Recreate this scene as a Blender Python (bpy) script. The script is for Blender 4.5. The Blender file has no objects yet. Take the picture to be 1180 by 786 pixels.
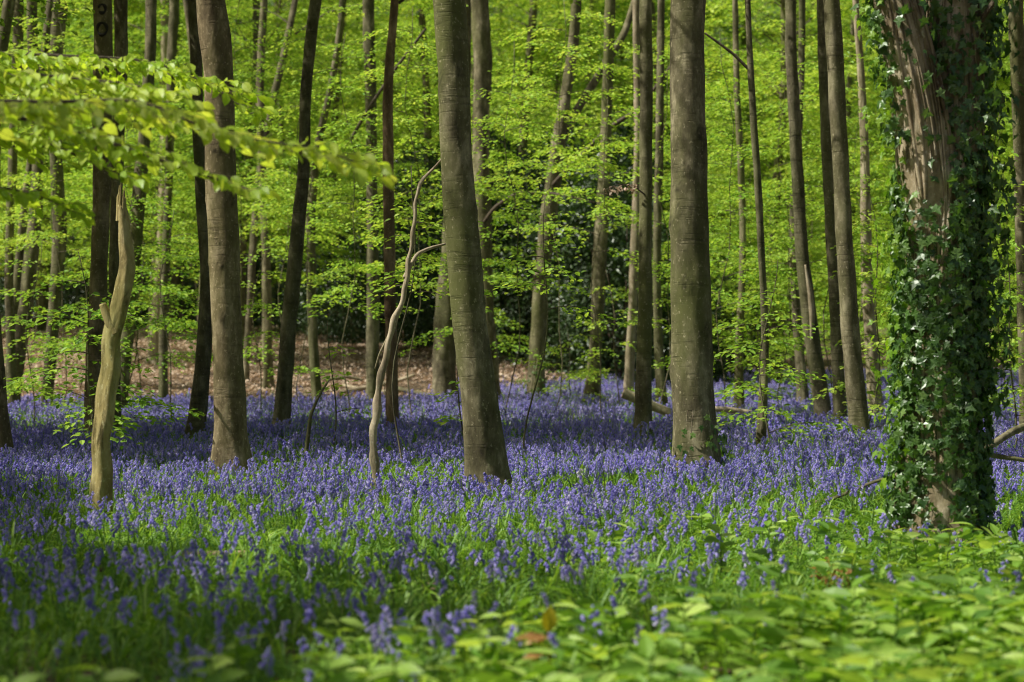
import bpy, math, random
import numpy as np
from mathutils import Vector

# ------------------------------------------------------------------ basics
PW, YH, LENS = 1180.0, 393.0, 85.0
F = LENS / 36.0 * PW
CAMZ = 1.4
SUN_EL, SUN_AZ = math.radians(50), math.radians(190)   # azimuth counted from +X towards +Y
SUN = np.array([math.cos(SUN_EL) * math.cos(SUN_AZ), math.cos(SUN_EL) * math.sin(SUN_AZ), math.sin(SUN_EL)])
R = np.random.default_rng(7)
scene = bpy.context.scene
COL = scene.collection

def smooth(a, b, x):
    t = np.clip((np.asarray(x, float) - a) / (b - a), 0, 1)
    return t * t * (3 - 2 * t)

def wob(x, y, s=1.0, seed=0.0):
    """cheap smooth noise in about -1..1"""
    x = np.asarray(x, float) / s + seed * 3.7; y = np.asarray(y, float) / s - seed * 2.3
    return (np.sin(1.7 * x + 0.9 * y + 1.3 * np.sin(0.8 * y + seed)) + np.sin(-1.1 * x + 2.1 * y + 1.1 * np.sin(1.3 * x + 2))
            + 0.6 * np.sin(3.1 * x - 2.6 * y + 1.7 * np.sin(0.7 * x * 1.3 + y))) / 2.6

def ground_z(x, y):
    x = np.asarray(x, float); y = np.asarray(y, float)
    r = x / np.maximum(y, 5.0)
    bank = smooth(49, 86, y) * 1.75 * (1 - smooth(-0.005, 0.075, r))
    bank = bank + smooth(95, 300, y) * 3.0
    return bank + 0.035 * wob(x, y, 2.3, 1) + 0.05 * wob(x, y, 7.0, 2)

def at(px, py, d):
    return np.array([(px - 590.0) / F * d, d, CAMZ - (py - YH) / F * d])

# ------------------------------------------------------------------ materials
def new_mat(name):
    m = bpy.data.materials.new(name); m.use_nodes = True
    nt = m.node_tree; nt.nodes.clear()
    return m, nt, nt.nodes, nt.links

def ramp(N, pos_cols):
    n = N.new('ShaderNodeValToRGB')
    els = n.color_ramp.elements
    while len(els) < len(pos_cols): els.new(0.5)
    for e, (p, c) in zip(els, pos_cols):
        e.position = p; e.color = (*c, 1)
    return n

def leaf_mat(name, cols, trans_gain=(1.5, 1.7, 0.8), trans=0.5, gloss=0.06, rough=0.35, val=0.25):
    """diffuse + translucent + a little sheen; colour varies by leaf ('tint') and by object"""
    m, nt, N, L = new_mat(name)
    a = N.new('ShaderNodeAttribute'); a.attribute_name = 'tint'
    oi = N.new('ShaderNodeObjectInfo')
    add = N.new('ShaderNodeMath'); add.operation = 'MULTIPLY_ADD'; add.inputs[1].default_value = 0.65
    sc = N.new('ShaderNodeMath'); sc.operation = 'MULTIPLY'; sc.inputs[1].default_value = 0.35
    L.new(oi.outputs['Random'], sc.inputs[0]); L.new(a.outputs['Fac'], add.inputs[0]); L.new(sc.outputs[0], add.inputs[2])
    cr = ramp(N, [(i / (len(cols) - 1), c) for i, c in enumerate(cols)])
    L.new(add.outputs[0], cr.inputs[0])
    tg = N.new('ShaderNodeMix'); tg.data_type = 'RGBA'; tg.blend_type = 'MULTIPLY'; tg.inputs['Factor'].default_value = 1
    L.new(cr.outputs[0], tg.inputs['A']); tg.inputs['B'].default_value = (*trans_gain, 1)
    d = N.new('ShaderNodeBsdfDiffuse'); t = N.new('ShaderNodeBsdfTranslucent'); g = N.new('ShaderNodeBsdfGlossy')
    g.inputs['Roughness'].default_value = rough; g.inputs['Color'].default_value = (0.8, 0.85, 0.8, 1)
    L.new(cr.outputs[0], d.inputs[0]); L.new(tg.outputs['Result'], t.inputs[0])
    m1 = N.new('ShaderNodeMixShader'); m1.inputs[0].default_value = trans
    L.new(d.outputs[0], m1.inputs[1]); L.new(t.outputs[0], m1.inputs[2])
    m2 = N.new('ShaderNodeMixShader'); m2.inputs[0].default_value = gloss
    L.new(m1.outputs[0], m2.inputs[1]); L.new(g.outputs[0], m2.inputs[2])
    o = N.new('ShaderNodeOutputMaterial'); L.new(m2.outputs[0], o.inputs[0])
    return m

def bark_mat(name, dark, mid, light, algae, algae_amt=0.5, ring=0.6, vert=0.0, bump=0.5):
    m, nt, N, L = new_mat(name)
    tc = N.new('ShaderNodeTexCoord')
    oi = N.new('ShaderNodeObjectInfo')
    off = N.new('ShaderNodeVectorMath'); off.operation = 'MULTIPLY_ADD'
    comb = N.new('ShaderNodeCombineXYZ')
    L.new(oi.outputs['Random'], comb.inputs[0]); L.new(oi.outputs['Random'], comb.inputs[1]); L.new(oi.outputs['Random'], comb.inputs[2])
    L.new(comb.outputs[0], off.inputs[0]); off.inputs[1].default_value = (37, 23, 51); L.new(tc.outputs['Object'], off.inputs[2])
    def noise(scale, vec_scale=(1, 1, 1), detail=6, rough=0.6):
        mp = N.new('ShaderNodeMapping'); mp.inputs['Scale'].default_value = vec_scale
        n = N.new('ShaderNodeTexNoise'); n.inputs['Scale'].default_value = scale; n.inputs['Detail'].default_value = detail
        n.inputs['Roughness'].default_value = rough
        L.new(off.outputs[0], mp.inputs[0]); L.new(mp.outputs[0], n.inputs[0]); return n
    n1 = noise(4.2, (1.4, 1.4, 0.6), 9, 0.7)
    cr = ramp(N, [(0.33, dark), (0.5, mid), (0.68, light)]); L.new(n1.outputs[0], cr.inputs[0])
    n2 = noise(1.7, (1, 1, 0.4), 5)
    ar = ramp(N, [(0.42, (0, 0, 0)), (0.66, (1, 1, 1))]); L.new(n2.outputs[0], ar.inputs[0])
    am = N.new('ShaderNodeMath'); am.operation = 'MULTIPLY'; am.inputs[1].default_value = algae_amt; L.new(ar.outputs[0], am.inputs[0])
    mx = N.new('ShaderNodeMix'); mx.data_type = 'RGBA'; L.new(am.outputs[0], mx.inputs['Factor']); L.new(cr.outputs[0], mx.inputs['A'])
    mx.inputs['B'].default_value = (*algae, 1)
    # thin horizontal rings (beech) or vertical fissures
    n3 = noise(3.0, (0.9, 0.9, 8.0) if vert < 0.5 else (8, 8, 0.9), 6, 0.62)
    rr = ramp(N, [(0.36, (1, 1, 1)), (0.46, (0, 0, 0))]); L.new(n3.outputs[0], rr.inputs[0])
    n6 = noise(2.6, (1.3, 1.3, 0.8), 4)
    pr = ramp(N, [(0.42, (0.05, 0.05, 0.05)), (0.60, (1, 1, 1))]); L.new(n6.outputs[0], pr.inputs[0])
    rm0 = N.new('ShaderNodeMath'); rm0.operation = 'MULTIPLY'; L.new(rr.outputs[0], rm0.inputs[0]); L.new(pr.outputs[0], rm0.inputs[1])
    rm = N.new('ShaderNodeMath'); rm.operation = 'MULTIPLY'; rm.inputs[1].default_value = ring * (1.6 if vert < 0.5 else 1.15); L.new(rm0.outputs[0], rm.inputs[0])
    mx2 = N.new('ShaderNodeMix'); mx2.data_type = 'RGBA'; L.new(rm.outputs[0], mx2.inputs['Factor']); L.new(mx.outputs['Result'], mx2.inputs['A'])
    mx2.inputs['B'].default_value = (*[c * 0.45 for c in dark], 1)
    # black damp spots and pale lichen freckles
    n4 = noise(34.0, (1, 1, 0.8), 3)
    fr = ramp(N, [(0.60, (0, 0, 0)), (0.70, (1, 1, 1))]); L.new(n4.outputs[0], fr.inputs[0])
    fm = N.new('ShaderNodeMath'); fm.operation = 'MULTIPLY'; fm.inputs[1].default_value = 0.35; L.new(fr.outputs[0], fm.inputs[0])
    mx3 = N.new('ShaderNodeMix'); mx3.data_type = 'RGBA'; L.new(fm.outputs[0], mx3.inputs['Factor']); L.new(mx2.outputs['Result'], mx3.inputs['A'])
    mx3.inputs['B'].default_value = (*[min(1, c * 1.7) for c in light], 1)
    # dark patches, stretched along the stem
    n5 = noise(1.1, (1.6, 1.6, 0.5), 4)
    dr = ramp(N, [(0.56, (0, 0, 0)), (0.74, (1, 1, 1))]); L.new(n5.outputs[0], dr.inputs[0])
    dm = N.new('ShaderNodeMath'); dm.operation = 'MULTIPLY'; dm.inputs[1].default_value = 0.6; L.new(dr.outputs[0], dm.inputs[0])
    mx4 = N.new('ShaderNodeMix'); mx4.data_type = 'RGBA'; L.new(dm.outputs[0], mx4.inputs['Factor']); L.new(mx3.outputs['Result'], mx4.inputs['A'])
    mx4.inputs['B'].default_value = (*[c * 0.6 for c in dark], 1)
    ta = N.new('ShaderNodeAttribute'); ta.attribute_name = 'tint'
    tm_ = N.new('ShaderNodeMath'); tm_.operation = 'MULTIPLY'; tm_.inputs[1].default_value = 2.0; tm_.use_clamp = True; L.new(ta.outputs['Fac'], tm_.inputs[0])
    mx5 = N.new('ShaderNodeMix'); mx5.data_type = 'RGBA'; L.new(tm_.outputs[0], mx5.inputs['Factor']); L.new(mx4.outputs['Result'], mx5.inputs['B'])
    mx5.inputs['A'].default_value = (*[c * 0.35 for c in dark], 1)
    mx4 = mx5
    p = N.new('ShaderNodeBsdfPrincipled'); p.inputs['Roughness'].default_value = 0.85
    p.inputs['Specular IOR Level'].default_value = 0.25
    L.new(mx4.outputs['Result'], p.inputs['Base Color'])
    sm = N.new('ShaderNodeMath'); sm.operation = 'SUBTRACT'
    L.new(n1.outputs[0], sm.inputs[0]); L.new(rm.outputs[0], sm.inputs[1])
    b = N.new('ShaderNodeBump'); b.inputs['Strength'].default_value = bump; b.inputs['Distance'].default_value = 0.02
    L.new(sm.outputs[0], b.inputs['Height']); L.new(b.outputs[0], p.inputs['Normal'])
    o = N.new('ShaderNodeOutputMaterial'); L.new(p.outputs[0], o.inputs[0])
    return m

def ground_mat():
    m, nt, N, L = new_mat('woodland_soil')
    tc = N.new('ShaderNodeTexCoord')
    def noise(scale, detail=6):
        n = N.new('ShaderNodeTexNoise'); n.inputs['Scale'].default_value = scale; n.inputs['Detail'].default_value = detail
        n.inputs['Roughness'].default_value = 0.65; L.new(tc.outputs['Object'], n.inputs[0]); return n
    v = N.new('ShaderNodeTexVoronoi'); v.inputs['Scale'].default_value = 14; L.new(tc.outputs['Object'], v.inputs[0])
    cr = ramp(N, [(0.0, (0.05, 0.032, 0.018)), (0.45, (0.16, 0.10, 0.055)), (0.75, (0.28, 0.185, 0.11)), (1.0, (0.40, 0.29, 0.19))])
    sep = N.new('ShaderNodeSeparateColor'); L.new(v.outputs['Color'], sep.inputs[0]); L.new(sep.outputs[0], cr.inputs[0])
    n1 = noise(1.2); mr = ramp(N, [(0.4, (0, 0, 0)), (0.62, (1, 1, 1))]); L.new(n1.outputs[0], mr.inputs[0])
    mx = N.new('ShaderNodeMix'); mx.data_type = 'RGBA'; L.new(mr.outputs[0], mx.inputs['Factor']); L.new(cr.outputs[0], mx.inputs['A'])
    mx.inputs['B'].default_value = (0.05, 0.036, 0.02, 1)
    n2 = noise(30)
    b = N.new('ShaderNodeBump'); b.inputs['Strength'].default_value = 0.8; b.inputs['Distance'].default_value = 0.04
    L.new(n2.outputs[0], b.inputs['Height'])
    p = N.new('ShaderNodeBsdfPrincipled'); p.inputs['Roughness'].default_value = 0.95
    L.new(mx.outputs['Result'], p.inputs['Base Color']); L.new(b.outputs[0], p.inputs['Normal'])
    o = N.new('ShaderNodeOutputMaterial'); L.new(p.outputs[0], o.inputs[0])
    return m

def plain_mat(name, c1, c2, scale=20, rough=0.8):
    m, nt, N, L = new_mat(name)
    tc = N.new('ShaderNodeTexCoord'); n = N.new('ShaderNodeTexNoise'); n.inputs['Scale'].default_value = scale; n.inputs['Detail'].default_value = 5
    L.new(tc.outputs['Object'], n.inputs[0]); cr = ramp(N, [(0.35, c1), (0.65, c2)]); L.new(n.outputs[0], cr.inputs[0])
    p = N.new('ShaderNodeBsdfPrincipled'); p.inputs['Roughness'].default_value = rough; L.new(cr.outputs[0], p.inputs['Base Color'])
    b = N.new('ShaderNodeBump'); b.inputs['Strength'].default_value = 0.4; b.inputs['Distance'].default_value = 0.01
    L.new(n.outputs[0], b.inputs['Height']); L.new(b.outputs[0], p.inputs['Normal'])
    o = N.new('ShaderNodeOutputMaterial'); L.new(p.outputs[0], o.inputs[0])
    return m

M = {}
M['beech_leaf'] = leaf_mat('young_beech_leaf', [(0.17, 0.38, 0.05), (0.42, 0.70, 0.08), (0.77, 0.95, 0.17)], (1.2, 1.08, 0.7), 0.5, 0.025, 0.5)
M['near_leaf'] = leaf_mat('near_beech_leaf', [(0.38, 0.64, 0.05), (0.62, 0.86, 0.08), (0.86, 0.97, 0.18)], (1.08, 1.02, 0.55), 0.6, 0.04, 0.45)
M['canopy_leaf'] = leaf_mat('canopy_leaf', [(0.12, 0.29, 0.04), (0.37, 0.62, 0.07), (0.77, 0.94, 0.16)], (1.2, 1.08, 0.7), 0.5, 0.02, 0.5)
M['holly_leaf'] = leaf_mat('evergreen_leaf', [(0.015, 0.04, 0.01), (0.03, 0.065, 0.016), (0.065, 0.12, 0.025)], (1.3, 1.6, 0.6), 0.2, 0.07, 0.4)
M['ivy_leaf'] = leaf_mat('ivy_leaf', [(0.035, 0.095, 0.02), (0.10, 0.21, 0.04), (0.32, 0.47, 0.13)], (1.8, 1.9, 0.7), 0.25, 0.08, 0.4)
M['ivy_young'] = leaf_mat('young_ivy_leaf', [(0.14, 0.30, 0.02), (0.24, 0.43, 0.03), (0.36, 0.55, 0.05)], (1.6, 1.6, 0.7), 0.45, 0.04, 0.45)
M['blade'] = leaf_mat('bluebell_leaf', [(0.075, 0.20, 0.03), (0.20, 0.40, 0.055), (0.46, 0.66, 0.13)], (1.7, 1.6, 0.7), 0.4, 0.04, 0.5)
M['herb'] = leaf_mat('herb_leaf', [(0.11, 0.26, 0.035), (0.28, 0.49, 0.06), (0.60, 0.76, 0.20)], (1.6, 1.5, 0.7), 0.42, 0.04, 0.5)
M['bell'] = leaf_mat('bluebell_petal', [(0.27, 0.24, 0.76), (0.50, 0.45, 0.98), (0.82, 0.77, 1.0)], (1.05, 1.0, 1.05), 0.42, 0.01, 0.6)
M['stem'] = leaf_mat('green_stem', [(0.10, 0.20, 0.05), (0.20, 0.31, 0.08)], (1.2, 1.2, 0.8), 0.15, 0.03, 0.5)
M['white_petal'] = leaf_mat('white_petal', [(0.7, 0.68, 0.7), (0.8, 0.78, 0.8)], (1, 1, 1), 0.3, 0.03, 0.5)
M['litter'] = leaf_mat('dead_leaf', [(0.26, 0.17, 0.11), (0.62, 0.46, 0.33), (0.95, 0.82, 0.66)], (1.2, 1.0, 0.7), 0.15, 0.03, 0.5)
M['dry_leaf'] = leaf_mat('dry_orange_leaf', [(0.36, 0.17, 0.05), (0.52, 0.29, 0.09), (0.65, 0.44, 0.18)], (1.3, 1.1, 0.7), 0.4, 0.04, 0.5)
M['yellow_leaf'] = leaf_mat('yellow_leaf', [(0.45, 0.38, 0.02), (0.6, 0.5, 0.03)], (1.4, 1.3, 0.7), 0.5, 0.03, 0.4)
M['beech'] = bark_mat('beech_bark', (0.065, 0.056, 0.030), (0.175, 0.155, 0.088), (0.46, 0.41, 0.265), (0.135, 0.148, 0.045), 0.85, 0.22)
M['brown'] = bark_mat('brown_beech_bark', (0.075, 0.055, 0.030), (0.205, 0.16, 0.088), (0.54, 0.44, 0.275), (0.165, 0.16, 0.052), 0.65, 0.26)
M['dark'] = bark_mat('dark_bark', (0.055, 0.047, 0.028), (0.145, 0.128, 0.078), (0.38, 0.335, 0.22), (0.13, 0.145, 0.05), 0.7, 0.35)
M['red'] = bark_mat('reddish_bark', (0.11, 0.07, 0.04), (0.26, 0.175, 0.10), (0.60, 0.43, 0.27), (0.19, 0.165, 0.07), 0.4, 0.4, vert=1)
M['snag'] = bark_mat('mossy_dead_wood', (0.20, 0.145, 0.055), (0.46, 0.365, 0.16), (0.72, 0.62, 0.34), (0.30, 0.30, 0.08), 0.65, 0.55, vert=1, bump=0.8)
M['rough'] = bark_mat('fissured_bark', (0.13, 0.092, 0.055), (0.42, 0.335, 0.215), (0.85, 0.73, 0.54), (0.24, 0.23, 0.09), 0.35, 0.6, vert=1, bump=0.9)
M['pale'] = bark_mat('pale_dead_wood', (0.18, 0.14, 0.09), (0.42, 0.345, 0.235), (0.70, 0.60, 0.44), (0.26, 0.265, 0.11), 0.4, 0.45, vert=1)
M['twig'] = plain_mat('twig_bark', (0.06, 0.046, 0.03), (0.15, 0.118, 0.078), 30)
M['cut'] = plain_mat('cut_wood', (0.42, 0.3, 0.17), (0.6, 0.47, 0.3), 12)
M['scar'] = plain_mat('bark_scar_crust', (0.02, 0.016, 0.01), (0.04, 0.032, 0.02), 25)
M['soil'] = ground_mat()

# ------------------------------------------------------------------ mesh building
class MB:
    """collects vertices and faces with a material index and a tint value; becomes ONE mesh object"""
    def __init__(self):
        self.v = []; self.f3 = []; self.f4 = []; self.t = []; self.n = 0
    def add(self, v, faces, mat=0, tint=None):
        v = np.asarray(v, np.float32).reshape(-1, 3); faces = np.asarray(faces, np.int64)
        if len(v) == 0 or len(faces) == 0: return
        self.v.append(v)
        self.t.append(np.full(len(v), 0.5, np.float32) if tint is None else np.asarray(tint, np.float32))
        (self.f4 if faces.shape[1] == 4 else self.f3).append((faces + self.n, mat))
        self.n += len(v)
    def arrays(self):
        v = np.concatenate(self.v) if self.v else np.zeros((0, 3), np.float32)
        t = np.concatenate(self.t) if self.t else np.zeros(0, np.float32)
        return v, t
    def mesh(self, name, mats, smooth_shade=False, extra=None):
        v, t = self.arrays()
        me = bpy.data.meshes.new(name)
        nv = len(v)
        ev = 0 if extra is None else len(extra)
        me.vertices.add(nv + ev)
        co = v if extra is None else np.concatenate([v, extra.astype(np.float32)])
        me.vertices.foreach_set('co', np.ascontiguousarray(co, np.float32).ravel())
        idx, tot, mi = [], [], []
        for group, k in ((self.f4, 4), (self.f3, 3)):
            for f, m in group:
                idx.append(f.ravel()); tot.append(np.full(len(f), k)); mi.append(np.full(len(f), m))
        if idx:
            idx = np.concatenate(idx).astype(np.int32); tot = np.concatenate(tot).astype(np.int32); mi = np.concatenate(mi).astype(np.int32)
            start = np.concatenate([[0], np.cumsum(tot)[:-1]]).astype(np.int32)
            me.loops.add(len(idx)); me.loops.foreach_set('vertex_index', idx)
            me.polygons.add(len(tot)); me.polygons.foreach_set('loop_start', start)
            me.polygons.foreach_set('material_index', mi)
            me.polygons.foreach_set('use_smooth', np.full(len(tot), smooth_shade))
        a = me.attributes.new('tint', 'FLOAT', 'POINT')
        a.data.foreach_set('value', np.concatenate([t, np.zeros(ev, np.float32)]))
        for m in mats: me.materials.append(m)
        me.update(calc_edges=True)
        return me

def link(name, data, parent=None, loc=None):
    o = bpy.data.objects.new(name, data); COL.objects.link(o)
    if parent is not None: o.parent = parent
    if loc is not None: o.location = [float(c) for c in loc]
    return o

def tag(o, label, cat, group=None, kind=None):
    if label: o['label'] = label
    if cat: o['category'] = cat
    if group: o['group'] = group
    if kind: o['kind'] = kind
    return o

def thing(name, label, cat, loc, group=None):
    return tag(link(name, None, None, loc), label, cat, group)

def frames(p):
    t = np.gradient(p, axis=0); t /= np.linalg.norm(t, axis=1)[:, None] + 1e-9
    ref = np.array([0.0, 1.0, 0.0]) if abs(t[0][1]) < 0.8 else np.array([1.0, 0, 0])
    u = np.zeros_like(p); u0 = np.cross(t[0], ref); u0 /= np.linalg.norm(u0)
    for i in range(len(p)):
        u0 = u0 - t[i] * np.dot(u0, t[i]); u0 /= np.linalg.norm(u0) + 1e-9; u[i] = u0
    return t, u, np.cross(t, u)

def tube(mb, p, r, sides=8, mat=0, lump=0.0, seed=0.0, cap=True, flare=None, scars=0, fine=0.0):
    p = np.asarray(p, float); r = np.asarray(r, float)
    t, u, w = frames(p)
    a = np.linspace(0, 2 * np.pi, sides, endpoint=False)
    rr = np.repeat(r[:, None], sides, 1)
    if lump:
        s = np.concatenate([[0], np.cumsum(np.linalg.norm(np.diff(p, axis=0), axis=1))])[:, None]
        A = a[None, :]
        rr = rr * (1 + lump * (0.5 * np.sin(2 * A + 1.3 * s + seed) + 0.4 * np.sin(3 * A - 2.1 * s + 2 * seed)
                               + 0.35 * np.sin(A + 4.3 * s + 1.7 * seed) + 0.22 * np.sin(5 * A + 7.7 * s + seed) + 0.25 * np.sin(9.1 * s + seed * 5)))
    tint = np.full((len(p), sides), 0.5)
    if scars or fine:
        s = np.concatenate([[0], np.cumsum(np.linalg.norm(np.diff(p, axis=0), axis=1))])[:, None]; A = a[None, :]
        if fine:
            rr = rr * (1 + fine * (wob(np.cos(A) * 3 + 0 * s, s * 5 + np.sin(A) * 3, 1.0, seed) + 0.6 * wob(np.sin(A) * 6 + 0 * s, s * 11 + np.cos(A) * 6, 1.0, seed + 3)))
        srng_ = np.random.default_rng(int(seed * 1000) + 5)
        for _ in range(scars):
            sa, ss = srng_.uniform(0, 6.28), srng_.uniform(0.3, min(s[-1, 0], 6.0)); wa, ws = srng_.uniform(0.10, 0.26), srng_.uniform(0.012, 0.05)
            da = (A - sa + np.pi) % (2 * np.pi) - np.pi
            q2 = (da / wa) ** 2 + ((s - ss + 0.3 * ws / wa * 0 * da) / ws) ** 2
            rr = rr * (1 + 0.11 * np.exp(-q2 * 0.5) - 0.12 * np.exp(-q2 * 3.0))
            brow = ((s - ss - 0.09 * (1 - np.abs(da) / (2.2 * wa)).clip(0)) / 0.018) ** 2 + (da / (2.2 * wa)) ** 4
            tint = tint - 0.5 * srng_.uniform(0.5, 1) * np.exp(-q2 * 1.4) - 0.28 * np.exp(-brow)
    tint = tint.clip(0, 1)
    if flare is not None:
        rr = rr * (1 + flare[:, None] * (0.75 + 0.45 * np.sin(3 * a[None, :] + seed * 7) + 0.3 * np.sin(5 * a[None, :] + seed * 3)))
    v = p[:, None, :] + rr[:, :, None] * (np.cos(a)[None, :, None] * u[:, None, :] + np.sin(a)[None, :, None] * w[:, None, :])
    n = len(p)
    i = np.arange(n - 1)[:, None]; j = np.arange(sides)[None, :]; j2 = (j + 1) % sides
    f = np.stack([i * sides + j + 0 * j2, i * sides + j2, (i + 1) * sides + j2, (i + 1) * sides + j + 0 * j2], -1).reshape(-1, 4)
    vv = v.reshape(-1, 3)
    if cap:
        vv = np.concatenate([vv, p[-1:]]); tint = np.concatenate([tint.reshape(-1), [0.5]])
        jj = np.arange(sides)
        f3 = np.stack([(n - 1) * sides + jj, (n - 1) * sides + (jj + 1) % sides, np.full(sides, n * sides)], -1)
        base = mb.n
        mb.add(vv, f, mat, tint)
        mb.f3.append((f3 + base, mat))
    else:
        mb.add(vv, f, mat, tint.reshape(-1))

def curve_pts(p, n, k=5):
    """dense, smoothed resample of a control polyline"""
    p = np.asarray(p, float)
    s = np.concatenate([[0], np.cumsum(np.linalg.norm(np.diff(p[:, :3], axis=0), axis=1))])
    q = np.linspace(0, s[-1], n)
    out = np.stack([np.interp(q, s, p[:, c]) for c in range(p.shape[1])], -1)
    for _ in range(k):
        out[1:-1] = 0.25 * out[:-2] + 0.5 * out[1:-1] + 0.25 * out[2:]
    return out

LEAF6 = (np.array([[0, 0, 0], [0.30, 0.27, 0.07], [0.68, 0.25, 0.06], [1, 0, -0.06], [0.68, -0.25, 0.06], [0.30, -0.27, 0.07]]),
         np.array([[0, 1, 2, 3], [0, 3, 4, 5]]))
LEAF10 = (np.array([[0, 0, 0], [0.18, 0.20, 0.05], [0.45, 0.31, 0.09], [0.75, 0.22, 0.04], [1, 0, -0.1], [0.75, -0.22, 0.04], [0.45, -0.31, 0.09],
                    [0.18, -0.20, 0.05], [0.45, 0, 0.0], [0.75, 0, -0.03]]),
          np.array([[0, 1, 2, 8], [8, 2, 3, 9], [0, 8, 6, 7], [8, 9, 5, 6]]), np.array([[9, 3, 4], [9, 4, 5]]))
IVY = (np.array([[0, 0, 0.02], [-0.12, 0.30, -0.02], [0.14, 0.26, 0.03], [0.30, 0.52, -0.04], [0.46, 0.24, 0.04], [1.0, 0, -0.06],
                 [0.46, -0.24, 0.04], [0.30, -0.52, -0.04], [0.14, -0.26, 0.03], [-0.12, -0.30, -0.02], [0.4, 0, 0.0]]),
       np.array([[0, 1, 2, 10], [10, 2, 3, 4], [0, 10, 8, 9], [10, 6, 7, 8]]), np.array([[10, 4, 5], [10, 5, 6]]))

def unit(v): return v / (np.linalg.norm(v, axis=-1, keepdims=True) + 1e-9)

def put_leaves(mb, c, a, nrm, size, mat=0, shape=LEAF6, rng=R, width=1.0, tint=None):
    if len(c) == 0: return
    c = np.asarray(c, float); a = unit(a); nrm = nrm - a * np.sum(nrm * a, -1, keepdims=True); nrm = unit(nrm); b = np.cross(nrm, a)
    size = np.broadcast_to(np.asarray(size, float), (len(c),))[:, None, None]
    T = shape[0]
    v = c[:, None, :] + size * (a[:, None, :] * T[None, :, 0:1] + b[:, None, :] * T[None, :, 1:2] * width + nrm[:, None, :] * T[None, :, 2:3])
    k = len(T); base = (np.arange(len(c)) * k)[:, None, None]
    t = np.repeat(rng.random(len(c)) if tint is None else tint, k)
    n0 = mb.n
    mb.add(v.reshape(-1, 3), (shape[1][None] + base).reshape(-1, shape[1].shape[1]), mat, t)
    if len(shape) > 2:
        mb.f3.append(((shape[2][None] + base).reshape(-1, 3) + n0, mat))

def spray(base, az, L, rng, leaf=0.06, twig_sp=0.08, leaf_sp=0.045, rise=0.25, droop=0.35, spread=0.42, wood=0.006):
    """one flat leafy branch; returns leaf centre / direction / normal arrays, and its wood polyline"""
    dirv = np.array([math.cos(az), math.sin(az), 0.0])
    k = max(3, int(L * 0.9 / twig_sp)); t = np.linspace(0.12, 1, k)
    bend = rng.normal(0, 0.12)
    side = np.array([-dirv[1], dirv[0], 0])
    def pos(t): return base + np.outer(t, dirv) * L + np.outer(t * t, side) * L * bend + np.outer(rise * t - droop * t * t, [0, 0, 1]) * L
    p = pos(t)
    tl = L * spread * (1.05 - t) ** 0.8 * rng.uniform(0.55, 1.15, k) + 2.2 * leaf
    m = int(np.max(tl) / leaf_sp) + 1
    ang = rng.normal(0.85, 0.18, (k, 2)) * np.array([1, -1])
    ca, sa = np.cos(ang), np.sin(ang)
    td = np.stack([dirv[0] * ca - dirv[1] * sa, dirv[0] * sa + dirv[1] * ca, rng.normal(0.0, 0.12, (k, 2))], -1)   # k,2,3
    s = (np.arange(m) + 0.6) * leaf_sp
    S = s[None, None, :] + rng.uniform(-0.3, 0.3, (k, 2, m)) * leaf_sp
    keep = (S < tl[:, None, None]) & (rng.random((k, 2, m)) < 0.88)
    c = p[:, None, None, :] + td[:, :, None, :] * S[..., None]
    c[..., 2] -= 0.32 * S ** 2 / max(L * spread, 0.2) + rng.normal(0, leaf * 0.25, S.shape)
    sg = np.where(np.arange(m) % 2 == 0, 1, -1)[None, None, :] * rng.uniform(0.3, 1.0, (k, 2, m))
    cs, sn = np.cos(sg), np.sin(sg)
    ld = np.stack([td[:, :, None, 0] * cs - td[:, :, None, 1] * sn, td[:, :, None, 0] * sn + td[:, :, None, 1] * cs,
                   rng.normal(-0.22, 0.22, (k, 2, m))], -1)
    nr = np.concatenate([rng.normal(0, 0.34, (k, 2, m, 2)), np.ones((k, 2, m, 1))], -1)
    wp = pos(np.linspace(0, 1, 6))
    return c[keep], ld[keep], nr[keep], wp, (p, td, tl)

# ------------------------------------------------------------------ where sunlight reaches the woodland floor
def flecks(x, y, size, seed, thr):
    """patches of open canopy: about 1 where the noise is above thr, else 0"""
    v = wob(x, y, size, seed) + 0.55 * wob(x, y, size * 0.43, seed + 4)
    return smooth(thr - 0.07, thr + 0.07, v)

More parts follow.
